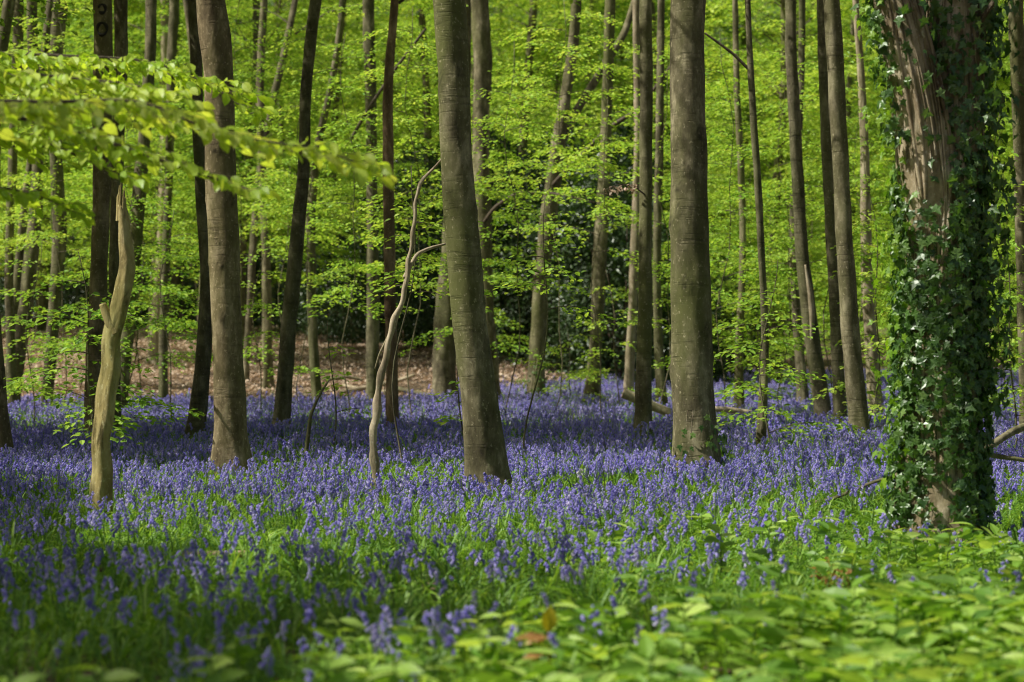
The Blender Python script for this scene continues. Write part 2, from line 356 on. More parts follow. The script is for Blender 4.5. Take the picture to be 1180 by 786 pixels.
def sun_share(x, y):
    """0 = closed canopy above, 1 = gap in the canopy towards the sun (world ground coordinates)"""
    x = np.asarray(x, float); y = np.asarray(y, float)
    r = x / np.maximum(y, 4.0); px = 590 + r * F
    n = wob(x, y, 1.1, 3); n2 = wob(x, y, 3.0, 5)
    band = smooth(15.0, 15.8, y + 0.7 * n) * (1 - smooth(23.2, 24.6, y + 1.0 * n2)) * smooth(90, 150, px + 40 * n) * flecks(x, y, 0.75, 3, -0.62)
    front = (1 - smooth(9.9, 10.3, y - 0.0016 * (px - 400) + 0.25 * n)) * smooth(330, 420, px + 30 * n) * flecks(x, y, 0.4, 5, -0.5)
    glade = smooth(12.3, 13.0, y + 0.4 * n) * (1 - smooth(15.4, 16, y)) * smooth(380, 470, px + 60 * n) * flecks(x, y, 0.5, 6, -0.3)
    rightlit = smooth(26, 27, y) * (1 - smooth(33, 34.5, y)) * smooth(850, 890, px + 25 * n) * flecks(x, y, 0.8, 7, -0.3)
    back = smooth(35.0, 36.5, y + n2) * flecks(x, y, 1.3, 8, -0.42)
    far = smooth(48, 50, y) * flecks(x, y, 2.0, 9, np.where((px < 540) & (y < 75), -0.75, -0.3))
    stray = flecks(x, y, 0.45, 10, 0.95)
    bough = smooth(-1.9, -1.6, x) * (1 - smooth(1.7, 2.0, x)) * smooth(11.7, 12.1, y) * (1 - smooth(15.4, 15.8, y)) * flecks(x, y, 0.5, 11, -1.1)
    return np.clip(np.maximum.reduce([bough, band, front, glade, rightlit, back, far, 0.9 * stray]), 0, 0.985)

def shade_keep(c, rng, strength=1.0):
    q = c - SUN[None, :] * (c[:, 2:3] / SUN[2])
    g = sun_share(q[:, 0], q[:, 1])
    return rng.random(len(c)) > g * strength

# ------------------------------------------------------------------ the setting: ground
ys = np.concatenate([np.linspace(-30, 0, 12), np.linspace(0.5, 40, 110), np.linspace(41, 130, 90), np.linspace(140, 900, 40)])
xs = np.concatenate([-np.geomspace(700, 31, 22), np.linspace(-30, 30, 140), np.geomspace(31, 700, 22)])
X, Y = np.meshgrid(xs, ys); Z = ground_z(X, Y)
gm = MB(); nx = len(xs)
ii, jj = np.meshgrid(np.arange(len(ys) - 1), np.arange(nx - 1), indexing='ij')
gm.add(np.stack([X, Y, Z], -1).reshape(-1, 3), np.stack([ii * nx + jj, ii * nx + jj + 1, (ii + 1) * nx + jj + 1, (ii + 1) * nx + jj], -1).reshape(-1, 4))
g = link('ground', gm.mesh('ground', [M['soil']], True)); tag(g, 'brown woodland floor rising to a leaf strewn bank', None, None, 'structure')

# ------------------------------------------------------------------ trees
def trunk_path(pts, d, H, rng):
    """photo outline (x, y, width) at depth d -> world points with radius, from ground to height H"""
    pts = sorted(pts, key=lambda q: -q[1])
    W = [[*at(x, y, d), w / 2 / F * d] for x, y, w in pts]
    gz = float(ground_z(W[0][0], d))
    if W[0][2] > gz:
        k = (W[0][2] - gz + 0.12); dx = (W[1][0] - W[0][0]) / max(W[1][2] - W[0][2], 0.2)
        W.insert(0, [W[0][0] - dx * k * 0.5, d, gz - 0.12, W[0][3] * 1.06])
    top = W[-1]; prev = W[-2]
    sx = (top[0] - prev[0]) / max(top[2] - prev[2], 0.3); sx = max(-0.12, min(0.12, sx))
    z, x, r = top[2], top[0], top[3]
    ly = rng.normal(0, 0.015)
    while z < H:
        z += 1.2; x += sx * 1.2 + rng.normal(0, 0.05); sx *= 0.85
        W.append([x, d, z, max(0.02, r * (1 - 0.85 * ((z - top[2]) / (H - top[2] + 0.5)) ** 1.2))])
    W = np.array(W)
    W[:, 1] += ly * W[:, 2] + 0.05 * np.sin(W[:, 2] * 0.9 + rng.random() * 6)
    return W, gz

def crown(mb, path, z0, z1, rad, n, rng, leaf, mats, keep=1.0, twig_sp=0.13, leaf_sp=0.085, length=(1.2, 2.2), gaps=True, origin=None):
    """layered leafy branches around the upper stem; wood is material 0, leaves material 1"""
    C, A, Nn = [], [], []
    for i in range(n):
        z = z0 + (z1 - z0) * rng.random() ** (1.0 if gaps else 0.95); u = (z - z0) / (z1 - z0)
        az = rng.uniform(0, 2 * np.pi)
        x = np.interp(z, path[:, 2], path[:, 0]); y = np.interp(z, path[:, 2], path[:, 1])
        rr = rad * (0.45 + 0.75 * math.sin(math.pi * min(1, 0.18 + 0.75 * u)))
        inner = rng.uniform(0.0, 0.65) * rr
        base = np.array([x + math.cos(az) * inner, y + math.sin(az) * inner, z + rng.normal(0, 0.3)])
        L = rng.uniform(*length)
        az2 = az + rng.normal(0, 0.5)
        if gaps:
            mid = (base + np.array([math.cos(az2), math.sin(az2), 0]) * L * 0.5)[None]
            q = mid - SUN[None] * (mid[:, 2:3] / SUN[2])
            if rng.random() < float(sun_share(q[:, 0], q[:, 1])[0]): continue
        c, a, nn, wp, _ = spray(base, az2, L, rng, leaf, twig_sp, leaf_sp, rng.uniform(0.1, 0.5), rng.uniform(0.2, 0.6))
        if gaps:
            k = shade_keep(c, rng); c, a, nn = c[k], a[k], nn[k]
        if inner > 0.1:
            tube(mb, curve_pts([[x, y, z - 0.5 * inner], [x + math.cos(az) * inner * 0.5, y + math.sin(az) * inner * 0.5, z - 0.15 * inner], base], 5, 1),
                 np.linspace(0.02, 0.010, 5), 4, 0, cap=False)
        tube(mb, wp, np.linspace(0.010, 0.003, len(wp)), 3, 0, cap=False)
        C.append(c); A.append(a); Nn.append(nn)
    if C:
        C, A, Nn = np.concatenate(C), np.concatenate(A), np.concatenate(Nn)
        put_leaves(mb, C, A, Nn, leaf * rng.uniform(0.75, 1.25, len(C)), 1, LEAF6, rng)

def local(mb_verts_owner, origin):
    for i, v in enumerate(mb_verts_owner.v): mb_verts_owner.v[i] = v - np.asarray(origin, np.float32)

def build_trunk(path, gz, root, mat, rng, sides=24, lump=0.07, name='trunk', flare=0.5, step=0.16, scars=0, fine=0.0):
    n = max(30, int((path[-1, 2] - path[0, 2]) / step))
    q = curve_pts(path, n, 6 if step > 0.1 else 40)
    mb = MB()
    hz = np.clip(q[:, 2] - gz, 0, None)
    fl = flare * np.exp(-hz / 0.2) + 0.12 * np.exp(-hz / 0.8)
    origin = np.array([root.location[0], root.location[1], root.location[2]])
    seed = rng.uniform(0, 6)
    tube(mb, q[:, :3], q[:, 3], sides, 0, lump, seed, True, fl, scars, fine)
    # healed branch scars and small bumps on the stem
    local(mb, origin)
    return link(name, mb.mesh(name, [mat], True), root), q

def limb(root, pts, d, mat, name='branch', sides=8, dy=0.0, lump=0.06):
    p = np.array([[*at(x, y, d), w / 2 / F * d] for x, y, w in pts])
    p[:, 1] += np.linspace(0, dy, len(p))
    q = curve_pts(p, max(10, 5 * len(p)), 2)
    mb = MB(); tube(mb, q[:, :3], q[:, 3], sides, 0, lump, float(R.uniform(0, 6)))
    local(mb, np.array(root.location))
    return link(name, mb.mesh(name, [mat], True), root)

def dof_d(y, z=0.15): return F * (CAMZ - z) / (y - YH)

TREES = [
 # key, depth, [(x, y, width)], bark, height, label, low crown start
 ('brown_big', dof_d(540), [(243,0,33),(247,30,38),(251,75,34),(253,110,33),(255,200,35),(258,262,35),(263,400,34),(266,500,37),(267,540,41)], 'brown', 17, 'stout brown beech trunk standing right of the pale broken snag, lit along its left edge'),
 ('central', dof_d(560), [(518,0,38),(523,100,37),(527,200,37),(532,262,40),(538,330,39),(545,405,38),(554,470,40),(560,525,43),(566,560,46)], 'beech', 17, 'thick grey beech trunk in the middle, leaning left as it climbs'),
 ('right_big', dof_d(545), [(793,0,41),(793,120,41),(794,250,43),(797,400,46),(801,500,47),(803,545,52)], 'beech', 18, 'thick straight grey-green beech trunk with a few ivy leaves at its foot'),
 ('red', 33.5, [(453,497,14),(451,400,14),(449,300,13),(447,200,12),(446,100,12),(451,30,10),(455,0,9)], 'red', 15, 'slim reddish brown trunk behind the thin crooked pale stem'),
 ('red_left', 45, [(430,455,15),(429,250,13),(427,100,13),(424,0,13)], 'dark', 16, 'slim dark straight trunk just left of the reddish trunk'),
 ('behind_c', 50, [(568,440,15),(560,350,18),(555,250,21),(554,150,20),(557,60,22),(552,0,19)], 'beech', 17, 'trunk half hidden behind the upper right side of the leaning central beech'),
 ('behind_c2', 50.5, [(511,460,26),(512,380,24),(522,250,22),(532,100,20),(535,0,18)], 'dark', 17, 'dark trunk whose thick foot shows left of the leaning central beech'),
 ('forked', 50, [(617,462,18),(622,330,20),(630,270,20),(636,220,18),(643,165,16),(652,110,13),(660,60,13),(665,0,12)], 'beech', 17, 'forked beech with one limb slanting up to the right and ivy at its foot'),
 ('slim11', 47, [(681,465,18),(688,380,14),(692,280,16),(698,190,14),(702,60,12),(704,0,12)], 'beech', 16, 'grey trunk in front of the dark evergreen bushes, right of the forked beech'),
 ('slim12', 31.7, [(741,503,18),(742,400,17),(744,300,16),(745,200,15),(745,60,14),(744,0,14)], 'beech', 16, 'straight slender grey trunk left of the thick straight grey-green beech'),
 ('slim13', 48, [(724,450,12),(729,360,10),(732,270,10),(735,150,8),(733,0,8)], 'pale', 14, 'thin pale brown trunk touching the left side of the straight slender trunk'),
 ('slim13b', 44, [(762,455,11),(757,360,10),(757,290,10),(760,150,9),(762,0,9)], 'dark', 14, 'thin dark trunk between the straight slender trunk and the thick straight beech'),
 ('thin14', 28.5, [(876,515,9),(878,470,11),(884,420,9),(877,300,8),(874,240,9),(869,160,8),(863,80,7),(860,0,6)], 'dark', 12, 'thin wavy trunk with a side twig slanting to the thick straight beech'),
 ('thin15', 42, [(852,478,11),(851,400,9),(857,300,8),(856,220,8),(850,100,7),(848,0,7)], 'beech', 13, 'thin trunk rising behind a short log, left of the wavy trunk'),
 ('lean16', 35.9, [(952,490,17),(940,420,17),(930,350,18),(922,270,15),(917,180,14),(911,80,13),(910,0,12)], 'dark', 15, 'dark trunk leaning left with a pale split strip of bark'),
 ('lean16b', 44, [(925,445,12),(916,350,10),(913,250,9),(922,150,8),(925,60,8),(926,0,8)], 'dark', 14, 'thin ivy-clad trunk behind the dark leaning trunk with split bark'),
 ('lean17', 29.3, [(994,512,21),(985,440,20),(977,360,21),(972,260,20),(966,160,19),(961,60,19),(958,0,18)], 'beech', 16, 'smooth grey trunk leaning left, closest on the left to the ivy covered tree'),
 ('lean18', 34, [(968,470,14),(962,360,13),(957,250,13),(951,120,14),(947,0,12)], 'dark', 15, 'dark trunk half hidden behind the smooth grey leaning trunk'),
 ('slim19', 38, [(1010,478,16),(1004,400,16),(998,300,14),(997,200,10),(995,140,9),(985,0,8)], 'pale', 13, 'pale trunk seen between the smooth grey trunk and the ivy covered tree'),
 ('edge20', 30, [(1184,500,16),(1177,300,12),(1174,150,16),(1167,0,17)], 'beech', 15, 'grey trunk at the right edge, beyond the ivy covered tree'),
 ('bent21', 33.5, [(325,497,18),(328,430,16),(336,350,18),(344,260,17),(352,180,14),(350,110,12),(358,50,13),(364,0,13)], 'dark', 15, 'dark bent trunk leaning right, right of the stout brown beech'),
 ('wavy22', 46, [(366,462,11),(361,400,12),(359,320,11),(357,250,10),(368,150,9),(380,110,8),(392,40,8),(396,0,8)], 'dark', 13, 'thin wavy trunk just right of the dark bent trunk'),
 ('bow23', 31.7, [(226,503,19),(232,440,18),(238,370,16),(241,320,15),(233,240,15),(229,150,14),(228,60,13),(226,0,13)], 'dark', 15, 'grey bowed trunk curving out from behind the stout brown beech'),
 ('scarred', 29.3, [(108,512,22),(110,420,21),(114,330,21),(118,240,20),(119,150,21),(119,60,21),(119,0,21)], 'brown', 16, 'beech trunk with two ring shaped scars, behind the pale broken snag'),
 ('twin25', 31, [(130,505,17),(131,400,14),(133,300,14),(136,200,14),(139,100,15),(140,0,15)], 'beech', 16, 'smooth grey trunk close against the right of the scarred beech'),
 ('bent26', 45, [(52,472,12),(58,420,13),(64,350,15),(73,275,18),(67,200,14),(63,90,12),(70,40,18),(74,0,19)], 'dark', 15, 'dark crooked trunk, left of the scarred beech'),
 ('bow27', 40, [(138,470,14),(146,400,14),(152,330,15),(157,255,18),(164,200,16),(169,120,14),(174,60,12),(174,0,13)], 'dark', 15, 'dark trunk leaning right, above the broken top of the snag'),
 ('slim28', 48, [(188,455,10),(190,330,10),(196,200,10),(199,70,10),(203,0,12)], 'dark', 14, 'slim dark trunk midway from the snag to the stout brown beech'),
 ('edge29', 42, [(-16,470,16),(-12,300,15),(-8,200,15),(-2,80,14),(6,30,14),(13,-10,13)], 'dark', 14, 'trunk slanting into the top left corner'),
 ('edge30', 44, [(14,460,10),(10,300,10),(16,150,11),(20,60,12),(22,0,12)], 'dark', 14, 'slim dark upright trunk second from the left edge'),
 ('multi31', 46, [(13,467,17),(24,400,15),(34,320,16),(40,260,16),(44,200,14),(39,100,12),(36,0,12)], 'dark', 14, 'trunk leaning right from a shared foot near the left edge'),
 ('multi31b', 47, [(10,462,13),(14,380,10),(22,300,9),(28,230,9),(45,130,9),(58,0,9)], 'dark', 13, 'thinner stem leaning right from the shared foot near the left edge'),
 ('edge32', dof_d(530), [(3,530,22),(-2,470,19),(-7,405,17),(-14,300,16)], 'brown', 12, 'pale brown trunk foot cut off by the left edge among bluebells'),
 ('slim33', 58, [(309,455,11),(308,380,11),(307,300,10),(303,200,9),(300,100,9),(305,0,9)], 'beech', 15, 'slim upright trunk left of the dark bent trunk at the edge of the leaf litter'),
 ('slant34', 60, [(283,432,7),(288,350,8),(292,270,9),(300,180,8),(320,90,8),(340,0,8)], 'dark', 14, 'thin dark stem slanting right behind the stout brown beech'),
 ('bank35', 66, [(175,426,14),(180,380,12),(184,320,11),(187,260,11),(190,150,10),(190,0,10)], 'pale', 15, 'sunlit pale tree standing alone on the brown leaf bank'),
 ('bank36', 62, [(233,428,10),(233,350,10),(237,300,9),(232,150,9),(215,0,8)], 'beech', 14, 'thin trunk on the leaf bank showing left of the stout brown beech'),
]
ROOTS = {}; PATHS = {}
for i, (key, d, pts, bark, H, label) in enumerate(TREES):
    rng = np.random.default_rng(100 + i)
    path, gz = trunk_path(pts, d, H, rng)
    root = thing('beech_tree', label, 'tree', (path[0, 0], d, gz)); ROOTS[key] = root
    tr, q = build_trunk(path, gz, root, M[bark], rng, 56 if d < 25 else 20, 0.05 if d < 25 else 0.10, step=0.035 if d < 25 else 0.1, scars=22 if d < 25 else 12, fine=0.012 if d < 25 else 0.02)
    PATHS[key] = q
    mb = MB()
    z0 = min(9.5, 1.8 + 0.146 * d)
    big = pts[len(pts) // 2][2] / F * d
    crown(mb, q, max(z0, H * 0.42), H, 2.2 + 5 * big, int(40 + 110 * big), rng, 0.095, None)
    local(mb, np.array(root.location))
    link('crown', mb.mesh('crown', [M['twig'], M['canopy_leaf']]), root)

# visible limbs
limb(ROOTS['forked'], [(641,172,13),(655,145,12),(668,120,10),(692,82,9),(723,31,8),(740,-30,6)], 50, M['beech'], 'limb', dy=1.0)
limb(ROOTS['forked'], [(636,215,6),(644,206,5),(699,151,5),(734,130,4),(771,82,4),(790,40,3)], 50, M['twig'], 'branch', dy=-1.5)
limb(ROOTS['thin14'], [(862,79,4),(845,62,3.5),(826,48,3),(812,38,2.5)], 28.5, M['twig'], 'branch')
limb(ROOTS['behind_c'], [(551,266,4),(570,240,4),(596,225,3.5),(640,228,3),(682,240,2)], 50, M['twig'], 'branch', dy=-2.0)
limb(ROOTS['red_left'], [(428,205,4),(405,160,4),(424,130,4),(459,82,3.5),(493,41,3)][1:], 45, M['twig'], 'branch', dy=-1.0)
limb(ROOTS['lean16'], [(935,392,3),(936,365,7),(933,335,6),(928,305,2)], 35.7, M['pale'], 'split_bark')
limb(ROOTS['central'], [(541,345,5),(530,349,5),(523,351,4)], 20.75, M['beech'], 'branch_stub')
# ring scars on the scarred beech
for (sx, sy, rx, rz) in ((121, 12, 3.6, 5.0), (121, 35, 5.2, 7.0)):
    d = 29.3; p0 = at(sx, sy, d); tq = PATHS['scarred']; tz = p0[2]
    tr_ = np.interp(tz, tq[:, 2], tq[:, 3]); p0[0] = np.interp(tz, tq[:, 2], tq[:, 0]) + 0.01; p0[1] = np.interp(tz, tq[:, 2], tq[:, 1]) - tr_ * 1.0
    a = np.linspace(0, 2 * np.pi, 20)
    ring = np.stack([p0[0] + np.cos(a) * rx / F * d, np.full(20, p0[1]) + 0.02 * np.cos(a) ** 2, p0[2] + np.sin(a) * rz / F * d], -1)
    mb = MB(); tube(mb, ring, np.full(20, 0.019) * (1 + 0.3 * np.sin(3 * a)), 6, 0, cap=False); local(mb, np.array(ROOTS['scarred'].location))
    link('ring_scar', mb.mesh('ring_scar', [M['scar']], True), ROOTS['scarred'])

# the pale broken snag
d = dof_d(587)
sp = np.array([[*at(x, y, d), w / 2 / F * d] for x, y, w in [(113,600,26),(113,585,24),(119,520,22),(124,440,23),(132,378,24),(142,340,21),(145,290,18),(143,250,13),(142,236,9)]])
root = thing('dead_tree', 'pale mossy snag with a broken top and a short stub, among shaded bluebells', 'dead tree', (sp[0, 0], d, float(ground_z(sp[0, 0], d))))
q = curve_pts(sp, 110, 2); q[:, 0] += 0.012 * np.sin(q[:, 2] * 7) + 0.006 * np.sin(q[:, 2] * 17); q = np.concatenate([[[q[0, 0] - 0.02, d, float(ground_z(q[0, 0], d)) - 0.1, q[0, 3] * 1.1]], q])
mb = MB(); tube(mb, q[:, :3], q[:, 3], 40, 0, 0.22, 2.0, scars=16, fine=0.05); 
# splintered top
for k in range(7):
    a = k * 0.9; b = q[-1, :3] + np.array([math.cos(a), math.sin(a), 0]) * 0.024
    tube(mb, np.array([b - [0, 0, 0.12], b + [0, 0, 0.02 + 0.05 * ((k * 37) % 5) / 4], b + [0.004, 0, 0.06 + 0.1 * ((k * 53) % 7) / 6]]), [0.02, 0.013, 0.002], 5, 0)
local(mb, np.array(root.location)); link('trunk', mb.mesh('trunk', [M['snag']], True), root)
limb(root, [(134,384,15),(127,372,13),(122,360,11),(118,350,8)], d - 0.03, M['snag'], 'branch_stub', 10)
limb(root, [(147,300,4),(152,285,3),(151,268,2)], d, M['snag'], 'twig', 5)

# thin crooked pale stem
d = dof_d(560)
tp = np.array([[*at(x, y, d), w / 2 / F * d] for x, y, w in [(430,580,9),(430,560,8.5),(428,500,8.5),(434,450,8),(446,390,7.5),(460,350,6.5),(470,300,6),(474,262,5),(481,212,4),(507,182,3),(520,168,2)]])
root = thing('crooked_sapling', 'thin crooked pale stem bending right among the sunlit bluebells', 'sapling', (tp[0, 0], d, float(ground_z(tp[0, 0], d))))
q = curve_pts(tp, 90, 1); q[:, 0] += 0.016 * np.abs(np.sin(q[:, 2] * 6)) + 0.010 * np.abs(np.sin(q[:, 2] * 13 + 1)); q[:, 3] *= 1 + 0.22 * np.sin(q[:, 2] * 21) * np.sin(q[:, 2] * 5)
q = np.concatenate([[[q[0, 0], d, float(ground_z(q[0, 0], d)) - 0.08, q[0, 3]]], q])
mb = MB(); tube(mb, q[:, :3], q[:, 3], 14, 0, 0.2, 1.0, scars=8, fine=0.06); local(mb, np.array(root.location)); link('stem', mb.mesh('stem', [M['pale']], True), root)
limb(root, [(466,320,5),(480,292,4.5),(495,285,4),(513,280,3)], d, M['pale'], 'branch', 6, 0.2)
limb(root, [(447,388,3),(437,408,2.5),(432,425,1.5)], d, M['pale'], 'twig', 5)

# the ivy covered tree: two stems from one bole
d = dof_d(605)
IVD = d
main = np.array([[*at(x, y, d), w / 2 / F * d] for x, y, w in [(1082,628,100),(1082,600,92),(1083,500,82),(1083,400,79),(1083,300,80),(1084,230,84),(1084,190,84),(1083,165,70),(1083,148,46),(1083,136,14)]])
gz = float(ground_z(main[0, 0], d))
root = thing('ivy_covered_tree', 'massive twin stemmed tree wrapped in ivy, sunlit on its left face', 'tree', (main[0, 0], d, gz)); IVROOT = root
main = np.concatenate([[[main[0, 0], d, gz - 0.15, main[0, 3] * 1.15]], main])
bole, bq = build_trunk(main, gz, root, M['rough'], np.random.default_rng(1), 80, 0.07, 'trunk', 0.25, 0.03, 4, 0.03)
stems = []
for pts, nm in (([(1074,275,60),(1068,215,66),(1059,140,62),(1047,80,58),(1027,0,52),(1005,-90,46),(990,-300,40),(980,-700,26),(975,-1300,8)], 'stem'),
                ([(1092,275,60),(1097,215,68),(1098,140,67),(1100,60,70),(1102,0,68),(1108,-90,60),(1120,-300,48),(1128,-700,30),(1130,-1400,8)], 'stem')):
    p = np.array([[*at(x, y, d), w / 2 / F * d] for x, y, w in pts]); p[:, 1] += np.linspace(-0.06, 0.3 if pts[0][0] > 1080 else -0.25, len(p))
    q = curve_pts(p, 260, 12); stems.append(q)
    mb = MB(); tube(mb, q[:, :3], q[:, 3], 60, 0, 0.06, 3.0, scars=5, fine=0.03); local(mb, np.array(root.location)); link(nm, mb.mesh(nm, [M['rough']], True), root)
mb = MB(); rng = np.random.default_rng(5)
crown(mb, stems[1], 4.2, 10.5, 4.0, 60, rng, 0.085, None); local(mb, np.array(root.location)); link('crown', mb.mesh('crown', [M['twig'], M['canopy_leaf']]), root)

# ivy climbing on it
rng = np.random.default_rng(11)
ivy = thing('ivy', 'dark glossy ivy climbing the massive twin stemmed tree', 'ivy', (main[0, 0], d, gz))
vines = MB()
def surf(path, z, ang, off=0.0):
    x = np.interp(z, path[:, 2], path[:, 0]); y = np.interp(z, path[:, 2], path[:, 1]); r = np.interp(z, path[:, 2], path[:, 3]) * 1.03 + off
    return np.stack([x + np.cos(ang) * r, y + np.sin(ang) * r, z], -1)
for k in range(96):
    pth = bq if k < 60 else stems[k % 2]
    z0 = gz if k < 60 else rng.uniform(2.0, 2.8)
    zz = np.linspace(z0, (2.75 if k < 60 else 5.5), 40)
    ang = rng.uniform(-np.pi, 0.25) + 0.12 * np.sin(zz * rng.uniform(1, 3) + rng.random() * 6) + (zz - z0) * rng.normal(0, 0.12)
    vines_p = surf(pth, zz, ang, 0.004)
    tube(vines, vines_p, np.full(40, rng.choice([0.003, 0.005, 0.008, 0.014])) * (1 + 0.3 * np.sin(zz * 13)), 5, 0, cap=False)
local(vines, np.array(ivy.location)); link('vines', vines.mesh('vines', [M['rough']], True), ivy)
def ivy_patch(mb, n, pths, zr, dens, mat, rng, size=(0.035, 0.09), lift=(0.01, 0.10), offset=None):
    """leaves standing off the bark where dens(screen side -1..1, z) allows"""
    z = rng.uniform(zr[0], zr[1], n); ang = rng.uniform(-np.pi * 1.08, np.pi * 0.35, n)
    pick = rng.random(n) < 0.5
    off = rng.uniform(*lift, n)
    P0 = np.where((z < 2.75)[:, None], surf(pths[0], z, ang, off), np.where(pick[:, None], surf(pths[1], z, ang, off), surf(pths[2], z, ang, off)))
    side = np.where(z < 2.75, np.cos(ang), np.where(pick, np.cos(ang) * 0.5 - 0.5, np.cos(ang) * 0.5 + 0.5))
    k = rng.random(n) < dens(side, z)
    P0, ang = P0[k], ang[k]; m = len(P0)
    out = np.stack([np.cos(ang), np.sin(ang), np.full(m, 0.15)], -1) + rng.normal(0, 0.38, (m, 3))
    dn = np.stack([rng.normal(0, 0.6, m), rng.normal(0, 0.3, m), -np.ones(m) + rng.normal(0, 0.35, m)], -1)
    put_leaves(mb, P0, dn, out, rng.uniform(*size, m), mat, IVY, rng)
def dens_main(s, z):
    n = 0.5 + 0.5 * wob(s * 2.0, z * 1.6, 0.55, 4)
    right = smooth(-0.15, 0.5, s); left = 1 - smooth(-1.0, -0.72, s)
    midband = np.exp(-((z - 1.55) / 0.55) ** 2)
    low = np.exp(-((z - 0.55) / 0.5) ** 2)
    top = smooth(2.5, 3.2, z)
    base = 0.85 * right + 0.95 * left + 1.0 * midband * (0.5 + 0.5 * n) + 0.35 * low + 0.10 * (z < 2.4) + 0.16
    return np.clip(base * (0.5 + 0.7 * n) * (1 - 0.3 * top * (1 - smooth(0.55, 0.95, s))), 0, 1) * (0.65 + 0.35 * n)
mb = MB()
ivy_patch(mb, 10500, (bq, stems[0], stems[1]), (gz + 0.02, 4.6), dens_main, 0, rng)
# bushier skirt of leaves on the shaded right side
ivy_patch(mb, 2500, (bq, stems[0], stems[1]), (0.9, 4.6), lambda s, z: smooth(0.45, 0.9, s), 0, rng, (0.05, 0.09), (0.05, 0.26))
local(mb, np.array(ivy.location)); link('leaves', mb.mesh('leaves', [M['ivy_leaf']]), ivy)
mb = MB()
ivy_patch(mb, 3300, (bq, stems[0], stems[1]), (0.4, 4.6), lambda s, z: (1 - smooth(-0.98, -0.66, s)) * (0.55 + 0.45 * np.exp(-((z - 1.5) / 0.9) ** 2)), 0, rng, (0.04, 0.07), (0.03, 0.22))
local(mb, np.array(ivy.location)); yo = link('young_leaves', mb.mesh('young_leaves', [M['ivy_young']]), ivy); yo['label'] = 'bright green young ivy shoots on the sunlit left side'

# small ivies at two tree feet
for key, n, zr, lab in (('right_big', 330, (0.0, 0.75), 'small ivy clinging to the foot of the thick straight beech'),
                        ('forked', 420, (0.0, 1.1), 'ivy spreading up the foot of the forked beech')):
    q = PATHS[key]; r0 = ROOTS[key]; rng = np.random.default_rng(21)
    iv = thing('ivy', lab, 'ivy', r0.location)
    mb = MB()
    zz = np.linspace(0.02, zr[1], 20)
    for k in range(5): tube(mb, surf(q, zz, -0.3 - 0.45 * k + 0.2 * np.sin(zz * 4 + k), 0.0), np.full(20, 0.004), 5, 0, cap=False)
    local(mb, np.array(iv.location)); link('vines', mb.mesh('vines', [M['pale']], True), iv)
    mb = MB()
    ivy_patch(mb, n, (q, q, q), zr, lambda s, z: np.clip(1.1 - z / zr[1], 0, 1) * (0.35 + 0.65 * smooth(-0.6, 0.6, s)), 0, rng, (0.045, 0.075), (0.01, 0.12))
    local(mb, np.array(iv.location)); link('leaves', mb.mesh('leaves', [M['ivy_leaf']]), iv)

# ------------------------------------------------------------------ overhanging beech branches, upper left (tree stands just outside the frame)
rng = np.random.default_rng(33)
d0 = 13.0
hp = np.array([[-4.4, d0, -0.1, 0.19], [-4.35, d0, 2, 0.16], [-4.45, d0, 5, 0.14], [-4.35, d0, 9, 0.09], [-4.35, d0, 13, 0.03]])
root = thing('beech_tree', 'beech whose low boughs of bright young leaves reach in from the upper left', 'tree', (-4.4, d0, 0)); 
build_trunk(hp, 0.0, root, M['beech'], rng)
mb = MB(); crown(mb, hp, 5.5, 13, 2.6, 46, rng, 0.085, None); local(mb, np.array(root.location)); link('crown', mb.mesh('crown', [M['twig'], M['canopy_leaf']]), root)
BOUGHS = [  # course of the bough, depth, half width of the spray in metres, leaf size
 ([(-400,50),(-60,58),(70,64),(170,68),(240,95),(290,132)], 15.0, 0.55, 0.092),
 ([(-400,110),(-40,116),(80,118),(170,112),(230,150),(300,162),(370,172),(432,194)], 11.6, 0.44, 0.096),
 ([(-400,140),(-40,145),(60,165),(110,190),(150,205)], 13.2, 0.48, 0.094),
 ([(-400,195),(-40,210),(40,222),(95,250)], 12.6, 0.28, 0.094),
 ([(20,135),(130,165),(215,195),(275,215),(308,224)], 12.4, 0.26, 0.096),
 ([(-400,80),(-60,85),(40,95),(120,118),(200,142)], 14.0, 0.52, 0.092),
 ([(-400,100),(-60,105),(20,130),(75,150),(140,172)], 12.6, 0.46, 0.094),
 ([(-400,70),(-60,72),(60,88),(150,96),(215,112)], 13.2, 0.50, 0.092),
]
